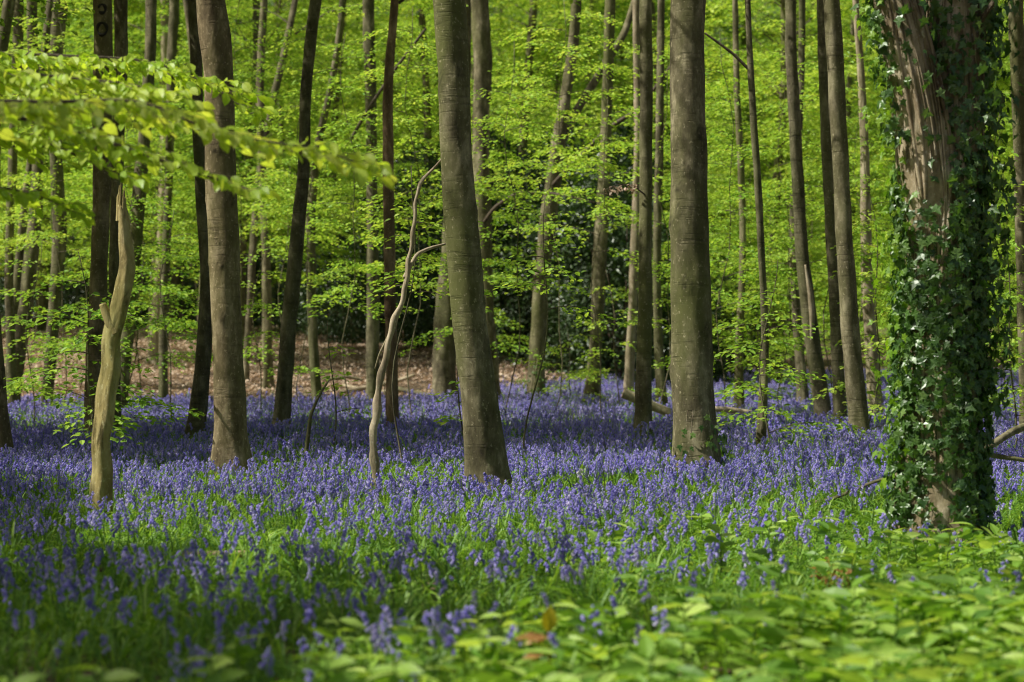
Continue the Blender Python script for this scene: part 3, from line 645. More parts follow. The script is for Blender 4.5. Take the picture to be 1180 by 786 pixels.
for pts, dd, half, ls in BOUGHS:
    p = np.array([at(x, y, dd) for x, y in pts]); p[0] = [-4.35, d0, p[0][2] + 0.1] if pts[0][0] < -350 else p[0]
    q = curve_pts(np.c_[p, np.linspace(0.012, 0.0025, len(p))], 44, 3)
    wood = MB(); tube(wood, q[:, :3], q[:, 3], 6, 0)
    fol = MB(); C, A, Nn, S = [], [], [], []
    vis = [i for i in range(len(q)) if q[i, 0] > -3.6]
    s = np.concatenate([[0], np.cumsum(np.linalg.norm(np.diff(q[:, :3], axis=0), axis=1))])
    s0, s1 = s[vis[0]], s[-1]
    for st in np.arange(s0, s1, 0.054):
        b = np.array([np.interp(st, s, q[:, c]) for c in range(3)])
        b2 = np.array([np.interp(min(st + 0.05, s1), s, q[:, c]) for c in range(3)])
        di = unit(b2 - b + 1e-6); az = math.atan2(di[1], di[0])
        u = (st - s0) / (s1 - s0)
        for sg in (1, -1):
            if rng.random() < 0.13: continue
            L = half * rng.uniform(0.35, 1.1) * (1.1 - 0.75 * u) + 0.07
            ta = az + sg * rng.normal(0.85, 0.25)
            tdv = np.array([math.cos(ta), math.sin(ta), rng.normal(-0.08, 0.14)])
            n = max(2, int(L / 0.048)); t = (np.arange(n) + 0.7) / n * L
            c = b + np.outer(t, tdv); c[:, 2] -= 0.5 * t ** 2
            tube(wood, np.array([b, b + tdv * L * 0.5 - [0, 0, 0.5 * (L * 0.5) ** 2], b + tdv * L - [0, 0, 0.5 * L * L]]), [0.0022, 0.0017, 0.001], 4, 0)
            al = ta + np.where(np.arange(n) % 2, 1, -1) * rng.uniform(0.3, 0.9, n); al[-1] = ta
            C.append(c); A.append(np.stack([np.cos(al), np.sin(al), rng.normal(-0.6, 0.35, n)], -1))
            Nn.append(np.concatenate([rng.normal(0, 0.65, (n, 2)), np.ones((n, 1))], -1)); S.append(ls * rng.uniform(0.6, 1.15, n))
    put_leaves(fol, np.concatenate(C), np.concatenate(A), np.concatenate(Nn), np.concatenate(S), 0, LEAF10, rng)
    for m_ in (wood, fol): local(m_, np.array(root.location))
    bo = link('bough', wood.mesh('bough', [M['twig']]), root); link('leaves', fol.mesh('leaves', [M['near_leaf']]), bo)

# ------------------------------------------------------------------ young beeches of the understorey
def young(x, y, zb, zt, rad, n, label, group=None, leaf=0.055, seed=0, stem_r=0.011, lean=0.0, name='young_beech', cat='sapling'):
    rng = np.random.default_rng(1000 + seed)
    gz = float(ground_z(x, y)); H = zt + 0.3
    zz = np.linspace(gz - 0.06, gz + H, 14)
    path = np.stack([x + lean * (zz - gz) + 0.10 * np.sin(zz * 1.3 + seed) + 0.05 * np.sin(zz * 3.1 + 2 * seed), y + 0.05 * np.cos(zz * 1.1 + seed), zz, np.linspace(stem_r, 0.005, 14)], -1)
    root = thing(name, label, cat, (x, y, gz), group)
    mb = MB(); tube(mb, path[:, :3], path[:, 3], 7, 0, 0.08, seed); local(mb, np.array(root.location)); link('stem', mb.mesh('stem', [M['dark']], True), root)
    mb = MB(); C, A, Nn = [], [], []
    for k in range(n):
        z = gz + zb + (zt - zb) * ((k + rng.random()) / n)
        u = (z - gz - zb) / max(zt - zb, 0.1)
        az = k * 2.4 + rng.normal(0, 0.4)
        L = rad * (1.1 - 0.6 * u) * rng.uniform(0.55, 1.15)
        b = np.array([np.interp(z, zz, path[:, 0]), np.interp(z, zz, path[:, 1]), z])
        c, a, nn, wp, tw = spray(b, az, L, rng, leaf, leaf * 1.15, leaf * 0.68, rng.uniform(0.15, 0.45), rng.uniform(0.2, 0.5), 0.40)
        ok = (rng.random(len(c)) < 0.93)
        C.append(c[ok]); A.append(a[ok]); Nn.append(nn[ok])
        tube(mb, wp, np.linspace(0.006, 0.002, len(wp)), 4, 0)
    C, A, Nn = np.concatenate(C), np.concatenate(A), np.concatenate(Nn)
    put_leaves(mb, C, A, Nn, leaf * rng.uniform(0.7, 1.25, len(C)), 1, LEAF6, rng)
    local(mb, np.array(root.location)); link('crown', mb.mesh('crown', [M['twig'], M['beech_leaf']]), root)
    return root

def young_px(px, d, ytop, ybot, wpx, n, label, seed, leaf=0.078, group=None, **kw):
    x = (px - 590) / F * d
    gz = float(ground_z(x, d))
    zt = CAMZ - (ytop - YH) / F * d - gz; zb = max(0.15, CAMZ - (ybot - YH) / F * d - gz)
    return young(x, d, zb, zt, wpx / 1.7 / F * d, n, label, group, leaf, seed, **kw)

SAPL = [
 (100, 24, 325, 500, 190, 18, 'small beech sapling with a thin dark stem, left of the pale snag'),
 (196, 36, 265, 395, 160, 14, 'leafy sapling right of the pale snag, in front of the leaf bank'),
 (40, 36.5, 300, 470, 140, 13, 'low bright sapling near the left edge'),
 (480, 37, 30, 330, 190, 26, 'tall layered sapling left of the leaning central beech'),
 (592, 36.5, 70, 330, 160, 20, 'tall layered sapling hugging the right of the leaning central beech'),
 (640, 40, 20, 230, 230, 24, 'bright sunlit sapling in front of the forked beech'),
 (706, 44, 330, 450, 130, 7, 'low leafy sapling before the dark evergreens, left of the straight slender trunk'),
 (655, 46, 385, 460, 110, 9, 'low bushy sapling at the foot of the forked beech'),
 (835, 37, 60, 440, 160, 27, 'tall layered sapling right of the thick straight beech'),
 (890, 27.8, 330, 500, 160, 13, 'low spreading sapling beside the thin wavy trunk'),
 (905, 41, 20, 440, 190, 28, 'tall bright sapling around the dark leaning trunks'),
 (1004, 32.5, 200, 510, 130, 24, 'sapling between the smooth grey leaning trunk and the ivy covered tree'),
 (1160, 27, 150, 490, 150, 26, 'leafy sapling right of the ivy covered tree'),
 (1185, 40, 0, 470, 190, 30, 'tall sapling at the right edge behind the other leafy sapling'),
 (300, 40, 270, 430, 130, 12, 'sapling between the stout brown beech and the dark bent trunk'),
 (405, 38, 60, 360, 150, 22, 'tall sapling left of the slim dark straight trunk'),
 (350, 43, 10, 340, 170, 22, 'tall sapling behind the dark bent trunk'),
 (765, 40, 40, 400, 110, 17, 'slender sapling between the straight slender trunk and the thick straight beech'),
 (375, 27, 400, 480, 60, 4, 'twiggy low seedling right of the dark bent trunk'),
 (525, 27, 440, 500, 60, 6, 'small seedling with bright leaves left of the foot of the leaning central beech'),
 (800, 45, 20, 300, 190, 26, 'sunlit sapling crown behind the thick straight beech'),
 (275, 47, -20, 250, 240, 26, 'sapling crown behind the top of the stout brown beech'),
 (450, 46, -20, 230, 220, 24, 'sapling crown behind the slim reddish trunk'),
 (150, 40, 150, 420, 200, 26, 'airy sapling behind the pale snag and the scarred beech'),
 (70, 43, 0, 300, 220, 28, 'sapling crown among the dark trunks at the upper left'),
 (548, 42, 250, 400, 150, 8, 'airy low sapling mostly hidden behind the leaning central beech'),
 (690, 38, 90, 290, 150, 14, 'airy sapling crossing the trunk right of the forked beech'),
 (960, 37, 60, 330, 150, 22, 'airy sapling crossing the upper part of the smooth grey leaning trunk'),
 (468, 24.2, 225, 350, 110, 8, 'airy sapling spreading thin sprays beside the bend of the crooked pale stem'),
 (618, 24.3, 265, 360, 110, 6, 'airy sapling with a few sprays just right of the leaning central beech'),
 (870, 46, 200, 470, 160, 18, 'airy sapling behind the thin wavy trunk'),
]
for k, (px, d, y0, y1, wpx, n, lab) in enumerate(SAPL):
    young_px(px, d, y0, y1, wpx, n, lab, k + 1, lean=0.008 * ((k % 3) - 1))
# shared fill of the understorey further back
srng = np.random.default_rng(77)
for k in range(64):
    d = srng.uniform(50, 92); px = (k * 0.618034 % 1) * 1340 - 80
    if 360 < px < 790 and k % 4: d = srng.uniform(82, 105)
    x = (px - 590) / F * d
    zt = srng.uniform(4.5, 9.5); zb = srng.uniform(0.8, 2.5) + (1.8 if px < 520 else 0)
    young(x, d, zb, zt, srng.uniform(1.3, 2.4), int(14 + zt * 1.6), 'slender leafy understorey beech in the hazy green distance', 'understorey saplings in the distance', 0.085, 200 + k, 0.02)

# ------------------------------------------------------------------ distant wood: individual trees sharing a few meshes
frng = np.random.default_rng(99)
VAR = []
for v in range(7):
    H = 19 + 1.4 * v
    zz = np.linspace(-0.2, H, 24)
    lean = frng.normal(0, 0.02)
    path = np.stack([lean * zz + 0.18 * np.sin(zz * 0.45 + v), 0.15 * np.cos(zz * 0.4 + v), zz, 0.17 * (1 - 0.85 * (zz / H).clip(0, 1)) + 0.012], -1)
    tm = MB(); tube(tm, curve_pts(path, 60, 2)[:, :3], curve_pts(path, 60, 2)[:, 3], 10, 0, 0.09, v)
    cm = MB(); crown(cm, path, 2.2 + 0.6 * (v % 3), H, 3.4, 125, frng, 0.14, None, twig_sp=0.17, leaf_sp=0.12, length=(1.6, 3.8), gaps=False)
    VAR.append((tm.mesh('trunk', [M['dark'] if v % 2 else M['beech']], True), cm.mesh('crown', [M['twig'], M['canopy_leaf']])))
def far_tree(x, y, v, s, rz, label, group):
    r = thing('woodland_tree', label, 'tree', (x, y, float(ground_z(x, y))), group)
    r.rotation_euler = (0, 0, rz); r.scale = (s, s, s)
    link('trunk', VAR[v][0], r); link('crown', VAR[v][1], r)
k = 0
for d0, d1, n in ((66, 82, 11), (82, 102, 22), (102, 130, 36), (130, 175, 52), (178, 225, 40)):
    for j in range(n):
        d = frng.uniform(d0, d1); px = ((j + frng.uniform(0.1, 0.9)) / n) * 1640 - 230
        far_tree((px - 590) / F * d, d, k % 7, frng.uniform(0.85, 1.2) * (0.8 if k % 3 == 0 else 1) * (1.45 if d0 > 170 else 1), frng.uniform(0, 6.28),
                 'slender tall tree in the distant green wood', 'trees of the distant wood'); k += 1
# trees outside the frame towards the sun, whose crowns shade the floor
for j, (x, y, s) in enumerate([(-9, 4, 1.0), (-10, 11, 1.0), (-9.5, 18, .95), (-12, 27, 1), (-15, 8, 1.1), (-17, 16, 1.05), (-17, 24, 1.0), (-14, 34, 1), (-20, 32, 1.1), (-19, 42, 1),
                              (-24, 12, 1.1), (-25, 22, 1.1), (-26, 38, 1.1), (-24, 52, 1.05), (-7.5, 31, .9), (7, 6, .9), (-5, 1.5, .9), (11, 22, 1), (13, 36, 1)]):
    rng = np.random.default_rng(500 + j)
    H = 15.5 * s
    zz = np.linspace(-0.2, H, 20)
    path = np.stack([x + 0.15 * np.sin(zz * 0.4 + j), y + 0.15 * np.cos(zz * 0.5 + j), zz, 0.2 * (1 - 0.85 * zz.clip(0) / H) + 0.015], -1)
    r = thing('woodland_tree', 'beech standing outside the view whose crown shades the bluebells', 'tree', (x, y, float(ground_z(x, y))), 'beeches beyond the sides of the view')
    build_trunk(path, 0.0, r, M['beech'], rng, 12)
    mb = MB(); crown(mb, path, 5.0 if x < -8 else 6.5, H, 4.4, 190, rng, 0.115, None, twig_sp=0.14, leaf_sp=0.10, length=(1.5, 2.6)); local(mb, np.array(r.location))
    link('crown', mb.mesh('crown', [M['twig'], M['canopy_leaf']]), r)

# ------------------------------------------------------------------ dark evergreen bushes
HV = []
hrng = np.random.default_rng(44)
for v in range(4):
    mb = MB(); n = 17000
    for k in range(7):
        a = k * 0.9; tube(mb, np.array([[0, 0, -0.1], [0.3 * math.cos(a), 0.3 * math.sin(a), 0.8], [0.9 * math.cos(a), 0.9 * math.sin(a), 1.9 + 0.2 * (k % 3)]]), [0.035, 0.025, 0.008], 5, 0)
    th = hrng.uniform(0, 2 * np.pi, n); zc = hrng.uniform(0.05, 1, n)
    rr = (0.35 + 0.65 * hrng.random(n) ** 0.45)
    lump = 1 + 0.22 * np.sin(3 * th + v + 4 * zc) + 0.15 * np.sin(5 * th - 7 * zc + v * 2)
    rad = 1.5 * np.sqrt(np.clip(1 - (zc * 1.02 - 0.35) ** 2 / 0.5, 0.05, 1)) * lump
    c = np.stack([np.cos(th) * rr * rad, np.sin(th) * rr * rad, zc * 3.0 * (0.9 + 0.15 * np.sin(2 * th + v))], -1)
    k_ = (0.5 + 0.5 * wob(c[:, 0] + c[:, 2], c[:, 1] - c[:, 2], 0.5, v)) > 0.32
    c = c[k_]; m = len(c)
    out = np.stack([c[:, 0], c[:, 1], np.full(m, 0.8)], -1)
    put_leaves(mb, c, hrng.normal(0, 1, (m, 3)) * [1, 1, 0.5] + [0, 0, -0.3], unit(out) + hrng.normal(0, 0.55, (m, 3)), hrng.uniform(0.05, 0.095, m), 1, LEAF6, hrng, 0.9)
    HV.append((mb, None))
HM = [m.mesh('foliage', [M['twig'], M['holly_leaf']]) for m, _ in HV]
BUSH = [(400, 76, 1.15, 'dark evergreen bush behind the slim reddish trunk'), (450, 72, 1.0, 'low dark evergreen bush above the leaf bank'), (545, 70, 1.25, 'dark evergreen bush behind the leaning central beech'),
        (600, 68, 1.2, 'dark evergreen bush left of the forked beech'), (660, 66, 1.35, 'tall dark evergreen bush between the forked beech and the next trunk'), (720, 64, 1.2, 'dark evergreen bush behind the straight slender trunk'),
        (770, 68, 1.0, 'dark evergreen bush behind the thick straight beech'), (345, 82, 1.2, 'dark evergreen bush behind the dark bent trunk'), (275, 88, 1.3, 'dark evergreen bush on top of the leaf bank'),
        (215, 92, 1.3, 'dark evergreen bush behind the sunlit pale tree of the bank'), (690, 74, 1.6, 'largest dark evergreen bush, behind the trunk right of the forked beech'), (500, 80, 1.3, 'distant dark evergreen bush left of the leaning central beech'),
        (120, 90, 1.2, 'dark evergreen bush behind the scarred beech'), (40, 92, 1.2, 'dark evergreen bush behind the left edge trunks'), (850, 80, 0.9, 'dark evergreen bush behind the thin wavy trunk')]
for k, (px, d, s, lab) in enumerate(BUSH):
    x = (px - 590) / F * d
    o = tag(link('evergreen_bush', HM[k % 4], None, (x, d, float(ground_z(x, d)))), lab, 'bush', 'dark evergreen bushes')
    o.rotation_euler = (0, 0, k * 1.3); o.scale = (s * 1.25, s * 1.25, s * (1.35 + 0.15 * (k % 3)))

# ------------------------------------------------------------------ scatter of uncountable plants (one object: its own prototypes plus points)
def scatter(name, protos, pts, which, rot, scl, mats, label):
    """protos: list of MB. The mesh holds every prototype once and one loose vertex per plant."""
    big = MB(); pid = []
    for k, m in enumerate(protos):
        v, t = m.arrays(); base = big.n
        for grp, dest in ((m.f4, big.f4), (m.f3, big.f3)):
            for f, mi in grp: dest.append((f + base, mi))
        big.v.append(v); big.t.append(t); big.n += len(v); pid.append(np.full(len(v), k))
    me = big.mesh(name, mats, False, pts)
    pid = np.concatenate(pid + [np.full(len(pts), -1)]).astype(np.int32); npv = len(pid) - len(pts)
    a = me.attributes.new('pid', 'INT', 'POINT'); a.data.foreach_set('value', pid)
    a = me.attributes.new('which', 'INT', 'POINT'); a.data.foreach_set('value', np.concatenate([np.full(npv, -9), which]).astype(np.int32))
    a = me.attributes.new('rot', 'FLOAT_VECTOR', 'POINT'); a.data.foreach_set('vector', np.concatenate([np.zeros((npv, 3)), rot]).astype(np.float32).ravel())
    a = me.attributes.new('scl', 'FLOAT', 'POINT'); a.data.foreach_set('value', np.concatenate([np.ones(npv), scl]).astype(np.float32))
    o = link(name, me); tag(o, label, None, None, 'stuff')
    ng = bpy.data.node_groups.new(name, 'GeometryNodeTree')
    ng.interface.new_socket('Geometry', in_out='INPUT', socket_type='NodeSocketGeometry')
    ng.interface.new_socket('Geometry', in_out='OUTPUT', socket_type='NodeSocketGeometry')
    N, L = ng.nodes, ng.links
    gi = N.new('NodeGroupInput'); go = N.new('NodeGroupOutput'); jn = N.new('GeometryNodeJoinGeometry')
    def attr(nm, ty):
        n = N.new('GeometryNodeInputNamedAttribute'); n.data_type = ty; n.inputs['Name'].default_value = nm
        return [s for s in n.outputs if s.name == 'Attribute' and s.enabled][0]
    def equal(sock, val):
        c = N.new('FunctionNodeCompare'); c.data_type = 'INT'; c.operation = 'EQUAL'
        ins = [s for s in c.inputs if s.enabled]; L.new(sock, ins[0]); ins[1].default_value = val
        return c.outputs[0]
    apid, awh, arot, ascl = attr('pid', 'INT'), attr('which', 'INT'), attr('rot', 'FLOAT_VECTOR'), attr('scl', 'FLOAT')
    def sep(val):
        s = N.new('GeometryNodeSeparateGeometry'); s.domain = 'POINT'
        L.new(gi.outputs[0], s.inputs['Geometry']); L.new(equal(apid, val), s.inputs['Selection']); return s.outputs['Selection']
    points = sep(-1)
    for k in range(len(protos)):
        ip = N.new('GeometryNodeInstanceOnPoints')
        L.new(points, ip.inputs['Points']); L.new(equal(awh, k), ip.inputs['Selection']); L.new(sep(k), ip.inputs['Instance'])
        L.new(arot, ip.inputs['Rotation']); L.new(ascl, ip.inputs['Scale']); L.new(ip.outputs[0], jn.inputs[0])
    L.new(jn.outputs[0], go.inputs[0])
    md = o.modifiers.new('scatter', 'NODES'); md.node_group = ng
    return o

brng = np.random.default_rng(3)
def bell(mb, p, axis, ln, r, sides, mat, tint):
    """hanging bell: narrow tube with a flared, recurved mouth"""
    axis = unit(axis); t = np.array([0, 0.25, 0.75, 1.0]) if sides > 4 else np.array([0, 0.4, 1.0])
    rr = np.array([0.35, 0.9, 0.85, 1.5]) * r if sides > 4 else np.array([0.5, 1.0, 1.5]) * r
    q = p + np.outer(t * ln, axis)
    n0 = mb.n; tube(mb, q, rr, sides, mat, cap=False)
    mb.t[-1][:] = tint
def blade(mb, b, az, L, w, lean, rng, mat, tint, seg=5):
    t = np.linspace(0, 1, seg); dv = np.array([math.cos(az), math.sin(az)])
    out = lean * L * t ** 1.6; up = L * (t * (1 - 0.32 * lean * t) - 0.55 * lean * t ** 3)
    c = np.stack([b[0] + dv[0] * out, b[1] + dv[1] * out, b[2] + up], -1)
    sd = np.array([-dv[1], dv[0], 0]); ww = w * np.array([0.55, 1, 1, 0.75, 0.06])[:seg] if seg == 5 else w * np.linspace(1, 0.1, seg)
    v = np.concatenate([c - sd * ww[:, None] / 2 + [0, 0, 0.12 * w], c, c + sd * ww[:, None] / 2 + [0, 0, 0.12 * w]])
    i = np.arange(seg - 1)
    f = np.concatenate([np.stack([i, i + seg, i + seg + 1, i + 1], -1), np.stack([i + seg, i + 2 * seg, i + 2 * seg + 1, i + seg + 1], -1)])
    mb.add(v, f, mat, np.full(len(v), tint))
def bluebell(rng, stem_mb, bell_mb, leaf_mb, sm, bm, lm, h=0.31, nb=9, sides=6, leaves=3, org=(0, 0)):
    az = rng.uniform(0, 6.28); dv = np.array([math.cos(az), math.sin(az), 0]); o = np.array([org[0], org[1], 0.0])
    t = np.linspace(0, 1, 7 if sides > 4 else 5)
    def pos(t): t = np.asarray(t)[..., None]; return o + np.array([0, 0, 1.0]) * h * (t - 0.17 * np.clip(t - 0.62, 0, 1) ** 2 / 0.14) + dv * h * 0.30 * np.clip(t - 0.45, 0, 1) ** 1.7
    tube(stem_mb, pos(t), np.linspace(0.0036, 0.0018, len(t)), 4 if sides > 4 else 3, sm, cap=False)
    for k in range(nb):
        u = 0.62 + 0.38 * (k + 0.5) / nb; p = pos(np.array(u))
        sgn = rng.normal(0, 0.7); sd = np.array([math.cos(az + sgn), math.sin(az + sgn), 0])
        ax = sd * rng.uniform(0.4, 1.0) + np.array([0, 0, -0.75 + 0.25 * (u - 0.6)])
        sz = rng.uniform(0.9, 1.2) * (1.05 - 0.35 * (u - 0.62) / 0.38)
        bell(bell_mb, p + sd * 0.012 * sz, ax, 0.021 * sz, 0.0062 * sz, sides, bm, rng.random())
    for k in range(leaves):
        blade(leaf_mb, o, rng.uniform(0, 6.28), h * rng.uniform(0.75, 1.1), 0.013, rng.uniform(0.35, 0.95), rng, lm, rng.random(), 5)

# --- plant positions: density by place
def bb_density(x, y):
    px = 590 + x / np.maximum(y, 1) * F
    n = 0.5 + 0.5 * wob(x, y, 1.3, 8); n2 = 0.5 + 0.5 * wob(x, y, 4.0, 9)
    right = smooth(560, 950, px)
    base = np.interp(y, [7.5, 9, 10.5, 12.5, 14.5, 16.5, 18.5, 22, 40, 60, 90], [8, 16, 33, 50, 68, 88, 118, 135, 130, 100, 70])
    base = base * (1 - right * (1 - smooth(13.5, 20, y)) * 0.72)
    herb = smooth(0, 1.0, (px - 280) / 900 * 3.2 + 8.8 - y)
    base = base * (1 - 0.6 * herb)
    n3 = 0.5 + 0.5 * wob(x, y, 0.42, 21); n = smooth(0.15, 0.8, n)
    base = base * (0.25 + 1.0 * n) * (0.7 + 0.45 * n2) * (0.45 + 0.9 * smooth(0.2, 0.8, n3))
    hole = smooth(0.55, 0.85, n2) * smooth(30, 34, y) * (1 - smooth(44, 50, y)) * smooth(430, 560, px) * (1 - smooth(720, 800, px)); base = base * (1 - 0.5 * hole)
    edge = np.where(px < 520, 49.5 + 2.0 * wob(x, y, 2.0, 12), 56 + 40 * smooth(620, 860, px) + 3 * wob(x, y, 2.5, 13))
    return base * (1 - smooth(edge - 2, edge + 1.5, y))
def sample(dmin, dmax, peak, rng, spread=0.25):
    area = spread * (dmax ** 2 - dmin ** 2) + 2.4 * (dmax - dmin); n = int(area * peak)
    y = np.sqrt(rng.uniform(dmin ** 2, dmax ** 2, n)); x = rng.uniform(-1, 1, n) * (spread * y + 1.2)
    return x, y
x, y = sample(7.6, 26, 150, brng)
k = brng.random(len(x)) * 150 * 1.25 < bb_density(x, y); x, y = x[k], y[k]
order = np.argsort(y)
inv = np.abs(x[order]) < 0.217 * y[order]
vis = order[inv & (y[order] > 8.4)]
first = set(vis[:300].tolist())
rest = np.array([i for i in range(len(x)) if i not in first])
# the nearest 300 as individuals
PROT = []
for v in range(8):
    s_, b_, l_ = MB(), MB(), MB()
    bluebell(brng, s_, b_, l_, 0, 0, 0, 0.29 + 0.012 * v, 7 + v % 5, 6, 4)
    PROT.append((s_.mesh('stem', [M['stem']]), b_.mesh('flowers', [M['bell']], True), l_.mesh('leaves', [M['blade']])))
for c, i in enumerate(vis[:300]):
    xi, yi = float(x[i]), float(y[i])
    r = thing('bluebell', 'drooping violet bluebell among the shaded green leaves closest to the viewer', 'bluebell', (xi, yi, float(ground_z(xi, yi)) - 0.01), 'bluebells closest to the viewer')
    s = float(brng.uniform(0.85, 1.2)); r.scale = (s, s, s); r.rotation_euler = (float(brng.normal(0, 0.1)), float(brng.normal(0, 0.1)), float(brng.uniform(0, 6.28)))
    for nm, me in zip(('stem', 'flowers', 'leaves'), PROT[c % 8]): link(nm, me, r)
# all the others: near ones singly, far ones in small clumps
protos = []
for v in range(9):
    m = MB(); bluebell(brng, m, m, m, 0, 1, 2, 0.28 + 0.012 * v, 6 + v % 6, 6, 3); protos.append(m)
for v in range(8):
    m = MB()
    for j in range(13):
        bluebell(brng, m, m, m, 0, 1, 2, brng.uniform(0.24, 0.36), int(brng.integers(6, 11)), 4, 1, brng.normal(0, 0.17, 2))
    protos.append(m)
x1, y1 = x[rest], y[rest]
x2, y2 = sample(26, 98, 150 / 13, brng, 0.235)
k = brng.random(len(x2)) * 150 * 1.05 < bb_density(x2, y2); x2, y2 = x2[k], y2[k]
xx = np.concatenate([x1, x2]); yy = np.concatenate([y1, y2])
which = np.concatenate([brng.integers(0, 9, len(x1)), 9 + brng.integers(0, 8, len(x2))])
rot = np.stack([brng.normal(0, 0.15, len(xx)), brng.normal(0, 0.15, len(xx)), brng.uniform(0, 6.28, len(xx))], -1)
scatter('bluebell_carpet', protos, np.stack([xx, yy, ground_z(xx, yy) - 0.01], -1), which, rot, (1.0 + 0.17 * wob(xx, yy, 0.8, 31) + brng.normal(0, 0.12, len(xx))).clip(0.6, 1.4) * np.where(np.arange(len(xx)) < len(x1), 1.0, 1.05),
        [M['stem'], M['bell'], M['blade']], 'dense violet blue carpet of bluebells spreading under the trees')
print('bluebells', len(x1), 'clumps', len(x2))

# strap leaves and grass
protos = []
for v in range(7):
    m = MB()
    for j in range(16):
        blade(m, [*brng.normal(0, 0.06, 2), 0], brng.uniform(0, 6.28), brng.uniform(0.14, 0.34), brng.uniform(0.008, 0.015), brng.uniform(0.3, 1.1), brng, 0, brng.random(), 5)
    protos.append(m)
def gr_density(x, y):
    px = 590 + x / np.maximum(y, 1) * F
    n = 0.5 + 0.5 * wob(x, y, 0.9, 15)
    b = np.interp(y, [7.5, 9, 14, 18, 24, 45, 60], [42, 44, 44, 34, 20, 14, 8]) * (0.55 + 0.6 * n)
    b = b * (1 - 0.65 * smooth(0, 1.0, (px - 280) / 900 * 3.2 + 8.8 - y))
    return np.where((px < 600) & (y > 49), 0, b)
x, y = sample(7.4, 60, 48, brng)
k = brng.random(len(x)) * 52 < gr_density(x, y); x, y = x[k], y[k]
scatter('grass', protos, np.stack([x, y, ground_z(x, y) - 0.01], -1), brng.integers(0, 7, len(x)), np.stack([brng.normal(0, .08, len(x)), brng.normal(0, .08, len(x)), brng.uniform(0, 6.28, len(x))], -1),
        brng.uniform(0.75, 1.25, len(x)), [M['blade']], 'green strap leaves and grass between the bluebells')

# broad leaved herbs in the front right
protos = []
LANCE = (np.array([[0, 0, 0], [0.22, 0.16, 0.05], [0.5, 0.2, 0.04], [0.8, 0.1, -0.02], [1, 0, -0.1], [0.8, -0.1, -0.02], [0.5, -0.2, 0.04], [0.22, -0.16, 0.05], [0.5, 0, -0.01], [0.8, 0, -0.05]]),
         LEAF10[1], LEAF10[2])
for v in range(8):
    m = MB(); h = brng.uniform(0.16, 0.30)
    tube(m, np.array([[0, 0, 0], [0.01, 0, h * 0.5], [0.0, 0.012, h]]), [0.004, 0.0035, 0.0025], 5, 0)
    n = 12; zc = h * (0.35 + 0.65 * (np.arange(n) / (n - 1)) ** 0.8); a = np.arange(n) * 1.57 + (np.arange(n) // 2) * 0.8 + brng.normal(0, 0.2, n)
    c = np.stack([np.zeros(n), np.zeros(n), zc], -1)
    ld = np.stack([np.cos(a), np.sin(a), brng.normal(0.25, 0.25, n)], -1)
    nn = np.stack([-0.3 * np.cos(a), -0.3 * np.sin(a), np.ones(n)], -1) + brng.normal(0, 0.42, (n, 3))
    put_leaves(m, c, ld, nn, brng.uniform(0.06, 0.14, n), 1, LANCE, brng)
    protos.append(m)
def hb_density(x, y):
    px = 590 + x / np.maximum(y, 1) * F
    n = 0.5 + 0.5 * wob(x, y, 0.8, 19)
    lim = (px - 280) / 900 * 3.2 + 8.9
    return smooth(-0.5, 0.6, lim - y) * (18 + 52 * smooth(0.25, 0.8, n)) + 4 * (y < 17) * (px > 640) + 16 * smooth(900, 1150, px) * (y < 15.5)
x, y = sample(7.0, 17, 95, brng)
k = brng.random(len(x)) * 95 < hb_density(x, y); x, y = x[k], y[k]
scatter('ground_cover', protos, np.stack([x, y, ground_z(x, y) - 0.01], -1), brng.integers(0, 8, len(x)), np.stack([brng.normal(0, .12, len(x)), brng.normal(0, .12, len(x)), brng.uniform(0, 6.28, len(x))], -1),
        brng.uniform(0.75, 1.25, len(x)), [M['stem'], M['herb']], 'broad leaved green herbs covering the ground closest to the viewer')

# fallen leaves on the bank and between the flowers
protos = []
for v in range(5):
    m = MB(); n = 34
    c = np.concatenate([brng.normal(0, 0.28, (n, 2)), brng.uniform(0.005, 0.05, (n, 1))], -1)
    put_leaves(m, c, np.concatenate([brng.normal(0, 1, (n, 2)), brng.normal(0, 0.25, (n, 1))], -1), np.concatenate([brng.normal(0, 0.5, (n, 2)), np.ones((n, 1))], -1), brng.uniform(0.05, 0.10, n), 0, LEAF6, brng)
    protos.append(m)
x, y = sample(44, 110, 4.0, brng, 0.24)
px = 590 + x / y * F
k = (px < 800) | (y > 90); x, y = x[k], y[k]
scatter('leaf_litter', protos, np.stack([x, y, ground_z(x, y)], -1), brng.integers(0, 5, len(x)), np.stack([0 * x, 0 * x, brng.uniform(0, 6.28, len(x))], -1), brng.uniform(0.8, 1.3, len(x)),
        [M['litter']], 'brown fallen beech leaves covering the bank')

# ------------------------------------------------------------------ fallen wood and small things on the floor
def log(name, pts, d, mat, label, cat='log', cut=False, z=None, sides=12):
    p = []
    for (px_, py_, w, dd) in pts:
        q = at(px_, py_, dd); p.append([*q, w / 2 / F * dd])
    p = np.array(p); q = curve_pts(p, 26, 2)
    root = thing(name, label, cat, (q[0, 0], q[0, 1], q[0, 2] - q[0, 3]))
    mb = MB(); tube(mb, q[:, :3], q[:, 3], sides, 0, 0.12, float(R.uniform(0, 6))); local(mb, np.array(root.location)); link('wood', mb.mesh('wood', [mat], True), root)
    if cut:
        dirv = unit(q[0, :3] - q[2, :3]); mb = MB(); tube(mb, np.array([q[0, :3] - dirv * 0.002, q[0, :3] + dirv * 0.006]), [q[0, 3] * 1.0, q[0, 3] * 0.93], 14, 0); local(mb, np.array(root.location))
        link('cut_face', mb.mesh('cut_face', [M['cut']]), root)
    return root
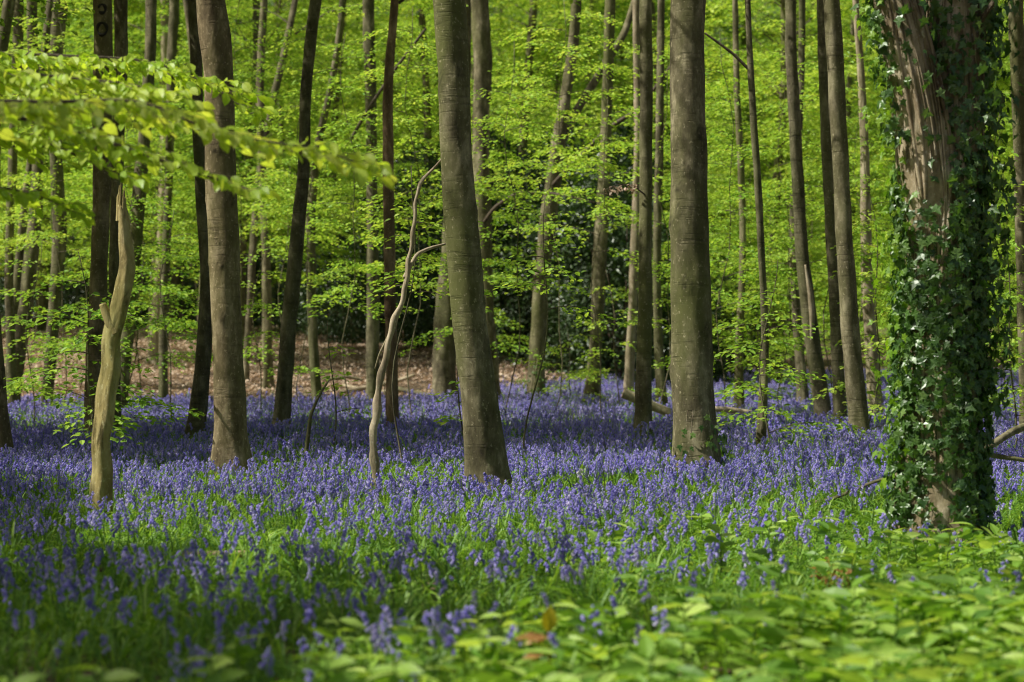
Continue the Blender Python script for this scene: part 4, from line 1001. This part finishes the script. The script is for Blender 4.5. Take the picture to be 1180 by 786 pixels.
r_ = log('fallen_log', [(718,453,11,38),(735,460,11,38),(755,469,10,38),(778,479,10,38),(800,489,9,38)], 38, M['pale'], 'fallen log with a pale cut end left of the thick straight beech', cut=True)
limb(r_, [(738,461,6),(736,474,5),(739,492,4)], 38.05, M['pale'], 'branch_stub', 8)
log('fallen_log', [(822,471,6,36.5),(840,472,7,36.5),(868,476,6,36.5)], 36.5, M['pale'], 'short log lying right of the thick straight beech')
r_ = log('fallen_branch', [(1126,522,8,20.5),(1150,508,9,20.6),(1165,498,9,20.7),(1195,486,9,21)], 20, M['beech'], 'forked fallen branch right of the foot of the ivy covered tree', 'branch')
limb(r_, [(1132,522,6),(1150,526,6),(1172,529,5),(1195,533,5)], 20.6, M['beech'], 'fork', 8)
for pts, lab in (([(392,452,5,56),(420,447,6,56),(455,440,5,56),(478,432,3,56)], 'pale dead branch lying across the edge of the leaf bank'),
                 ([(450,446,5,54),(475,452,6,53.5),(500,457,5,53)], 'dark dead branch slanting down to the foot of the leaning central beech'),
                 ([(395,444,4,57),(430,452,5,56.5),(462,450,4,56)], 'pale dead branch crossing under the other one on the leaf bank'),
                 ([(375,438,4,58),(400,434,4,58),(418,438,3,58)], 'small grey dead branch highest on the leaf bank edge')):
    log('fallen_branch', pts, 55, M['pale'] if 'pale' in lab else M['dark'], lab, 'branch', sides=8)
log('fallen_branch', [(850,568,3,20),(905,583,4,19.6),(955,577,4.5,19.3),(1005,556,4,19.0),(1030,548,3,18.8)], 19, M['dark'], 'long thin dead branch curving through the flowers left of the ivy covered tree', 'branch', sides=7)
log('fallen_branch', [(352,532,5,25),(355,505,4.5,25),(358,478,4,25),(368,455,3,25),(380,437,2,25)], 25, M['dark'], 'thin dead twig standing crooked, right of the dark bent trunk', 'twig', sides=7)
log('rotten_wood', [(205,638,7,15),(230,641,11,15),(258,641,13,15),(285,638,7,15)], 15, M['cut'], 'pale chunk of rotten wood half buried in shaded leaves', 'wood')
# pale bluebell, withered spray, yellow seedling, dry fern
d = 20.5; p0 = at(668, 600, d); gz = float(ground_z(p0[0], d))
r_ = thing('white_bluebell', 'single white bluebell taller than the violet ones near the central beech', 'bluebell', (p0[0], d, gz))
s_, b_, l_ = MB(), MB(), MB(); bluebell(brng, s_, b_, l_, 0, 0, 0, 0.40, 11, 6, 3)
link('stem', s_.mesh('stem', [M['stem']]), r_); link('flowers', b_.mesh('flowers', [M['white_petal']], True), r_); link('leaves', l_.mesh('leaves', [M['blade']]), r_)
d = 8.9; p0 = at(632, 760, d); gz = float(ground_z(p0[0], d))
r_ = thing('seedling', 'orange brown seedling with one upright yellow leaf among the near herbs', 'seedling', (p0[0], d, gz))
mb = MB(); tube(mb, np.array([[0, 0, 0], [0.004, 0, 0.16], [0, 0, 0.31]]), [0.006, 0.005, 0.003], 6, 0); link('stem', mb.mesh('stem', [M['dry_leaf']]), r_)
mb = MB(); put_leaves(mb, [[0, 0, 0.31]], np.array([[0.05, 0, 1.0]]), np.array([[0.2, -1, 0.1]]), 0.10, 0, LEAF10, brng); link('upright_leaf', mb.mesh('upright_leaf', [M['yellow_leaf']]), r_)
mb = MB(); put_leaves(mb, [[0, 0, 0.29], [0, 0, 0.28], [0, 0, 0.24], [0, 0, 0.2]], np.array([[-1, -0.1, 0.05], [-0.9, 0.3, -0.1], [-1, -0.3, -0.2], [0.7, -0.2, -0.5]]), np.array([[0, -0.6, 1.0]] * 4), [0.13, 0.1, 0.11, 0.08], 0, LANCE, brng)
link('dry_leaves', mb.mesh('dry_leaves', [M['dry_leaf']]), r_)
d = 13.2; p0 = at(962, 690, d); gz = float(ground_z(p0[0], d))
r_ = thing('withered_plant', 'withered orange brown plant in the grass left of the ivy covered tree', 'plant', (p0[0], d, gz))
st = MB(); lv = MB()
for k in range(7):
    a = k * 0.9; tip = np.array([0.11 * math.cos(a), 0.1 * math.sin(a), 0.2 + 0.03 * (k % 3)])
    tube(st, np.array([[0, 0, 0], tip * [0.5, 0.5, 0.7], tip]), [0.004, 0.003, 0.002], 5, 0)
    n = 7; t = np.linspace(0.4, 1, n); c = np.outer(t, tip); put_leaves(lv, c, brng.normal(0, 1, (n, 3)) * [1, 1, 0.4], brng.normal(0, 0.5, (n, 3)) + [0, -0.4, 1], brng.uniform(0.03, 0.06, n), 0, LEAF6, brng)
link('stems', st.mesh('stems', [M['dry_leaf']]), r_); link('leaves', lv.mesh('leaves', [M['dry_leaf']]), r_)
d = 42; p0 = at(716, 216, d)
b0 = at(744, 208, d) 
mb = MB(); tube(mb, curve_pts([at(744, 225, 31.7), at(730, 214, 31.6), at(712, 212, 31.5), at(698, 219, 31.4)], 12, 1), np.linspace(0.012, 0.004, 12), 5, 0)
n = 60; t = brng.random(n); c = np.outer(1 - t, at(733, 213, 31.6)) + np.outer(t, at(699, 217, 31.4)) + brng.normal(0, 0.05, (n, 3)) * [1, 1, 0.5] - [0, 0, 0.03]
put_leaves(mb, c, brng.normal(0, 1, (n, 3)) * [1, 1, 0.3] - [0, 0, 0.6], brng.normal(0, 0.5, (n, 3)) + [0, -0.5, 1], brng.uniform(0.04, 0.07, n), 1, LEAF6, brng)
local(mb, np.array(ROOTS['slim12'].location)); o = link('withered_spray', mb.mesh('withered_spray', [M['twig'], M['litter']]), ROOTS['slim12']); o['label'] = 'side twig of pale brown dead leaves'

# ------------------------------------------------------------------ daylight
w = bpy.data.worlds.new('World'); scene.world = w; w.use_nodes = True
nt = w.node_tree; bg = nt.nodes['Background']
sky = nt.nodes.new('ShaderNodeTexSky'); sky.sky_type = 'NISHITA'; sky.sun_disc = False
sky.sun_elevation = SUN_EL; sky.sun_rotation = math.pi / 2 - SUN_AZ
sky.air_density = 1.0; sky.dust_density = 6.0
nt.links.new(sky.outputs[0], bg.inputs[0]); bg.inputs[1].default_value = 0.055
sl = bpy.data.lights.new('sun', 'SUN'); sl.energy = 5.0; sl.angle = math.radians(0.53); sl.color = (1.0, 0.95, 0.85)
so = bpy.data.objects.new('sun', sl); COL.objects.link(so)
so.rotation_euler = Vector([float(c) for c in SUN]).to_track_quat('Z', 'Y').to_euler(); so.location = (-20, 0, 30)

cam = bpy.data.cameras.new('camera'); cam.lens = LENS; cam.sensor_width = 36; cam.clip_end = 3000
cam.dof.use_dof = True; cam.dof.focus_distance = 22.0; cam.dof.aperture_fstop = 2.6
co = bpy.data.objects.new('camera', cam); COL.objects.link(co); co.location = (0, 0, CAMZ); co.rotation_euler = (math.radians(90), 0, 0)
scene.camera = co
scene.view_settings.view_transform = 'Standard'; scene.view_settings.look = 'None'; scene.view_settings.exposure = 0; scene.view_settings.gamma = 1
scene.render.engine = 'CYCLES'
c = scene.cycles
c.max_bounces = 3; c.diffuse_bounces = 2; c.glossy_bounces = 1; c.transmission_bounces = 3; c.transparent_max_bounces = 4
c.use_denoising = True; c.filter_width = 1.1; c.sample_clamp_indirect = 6.0
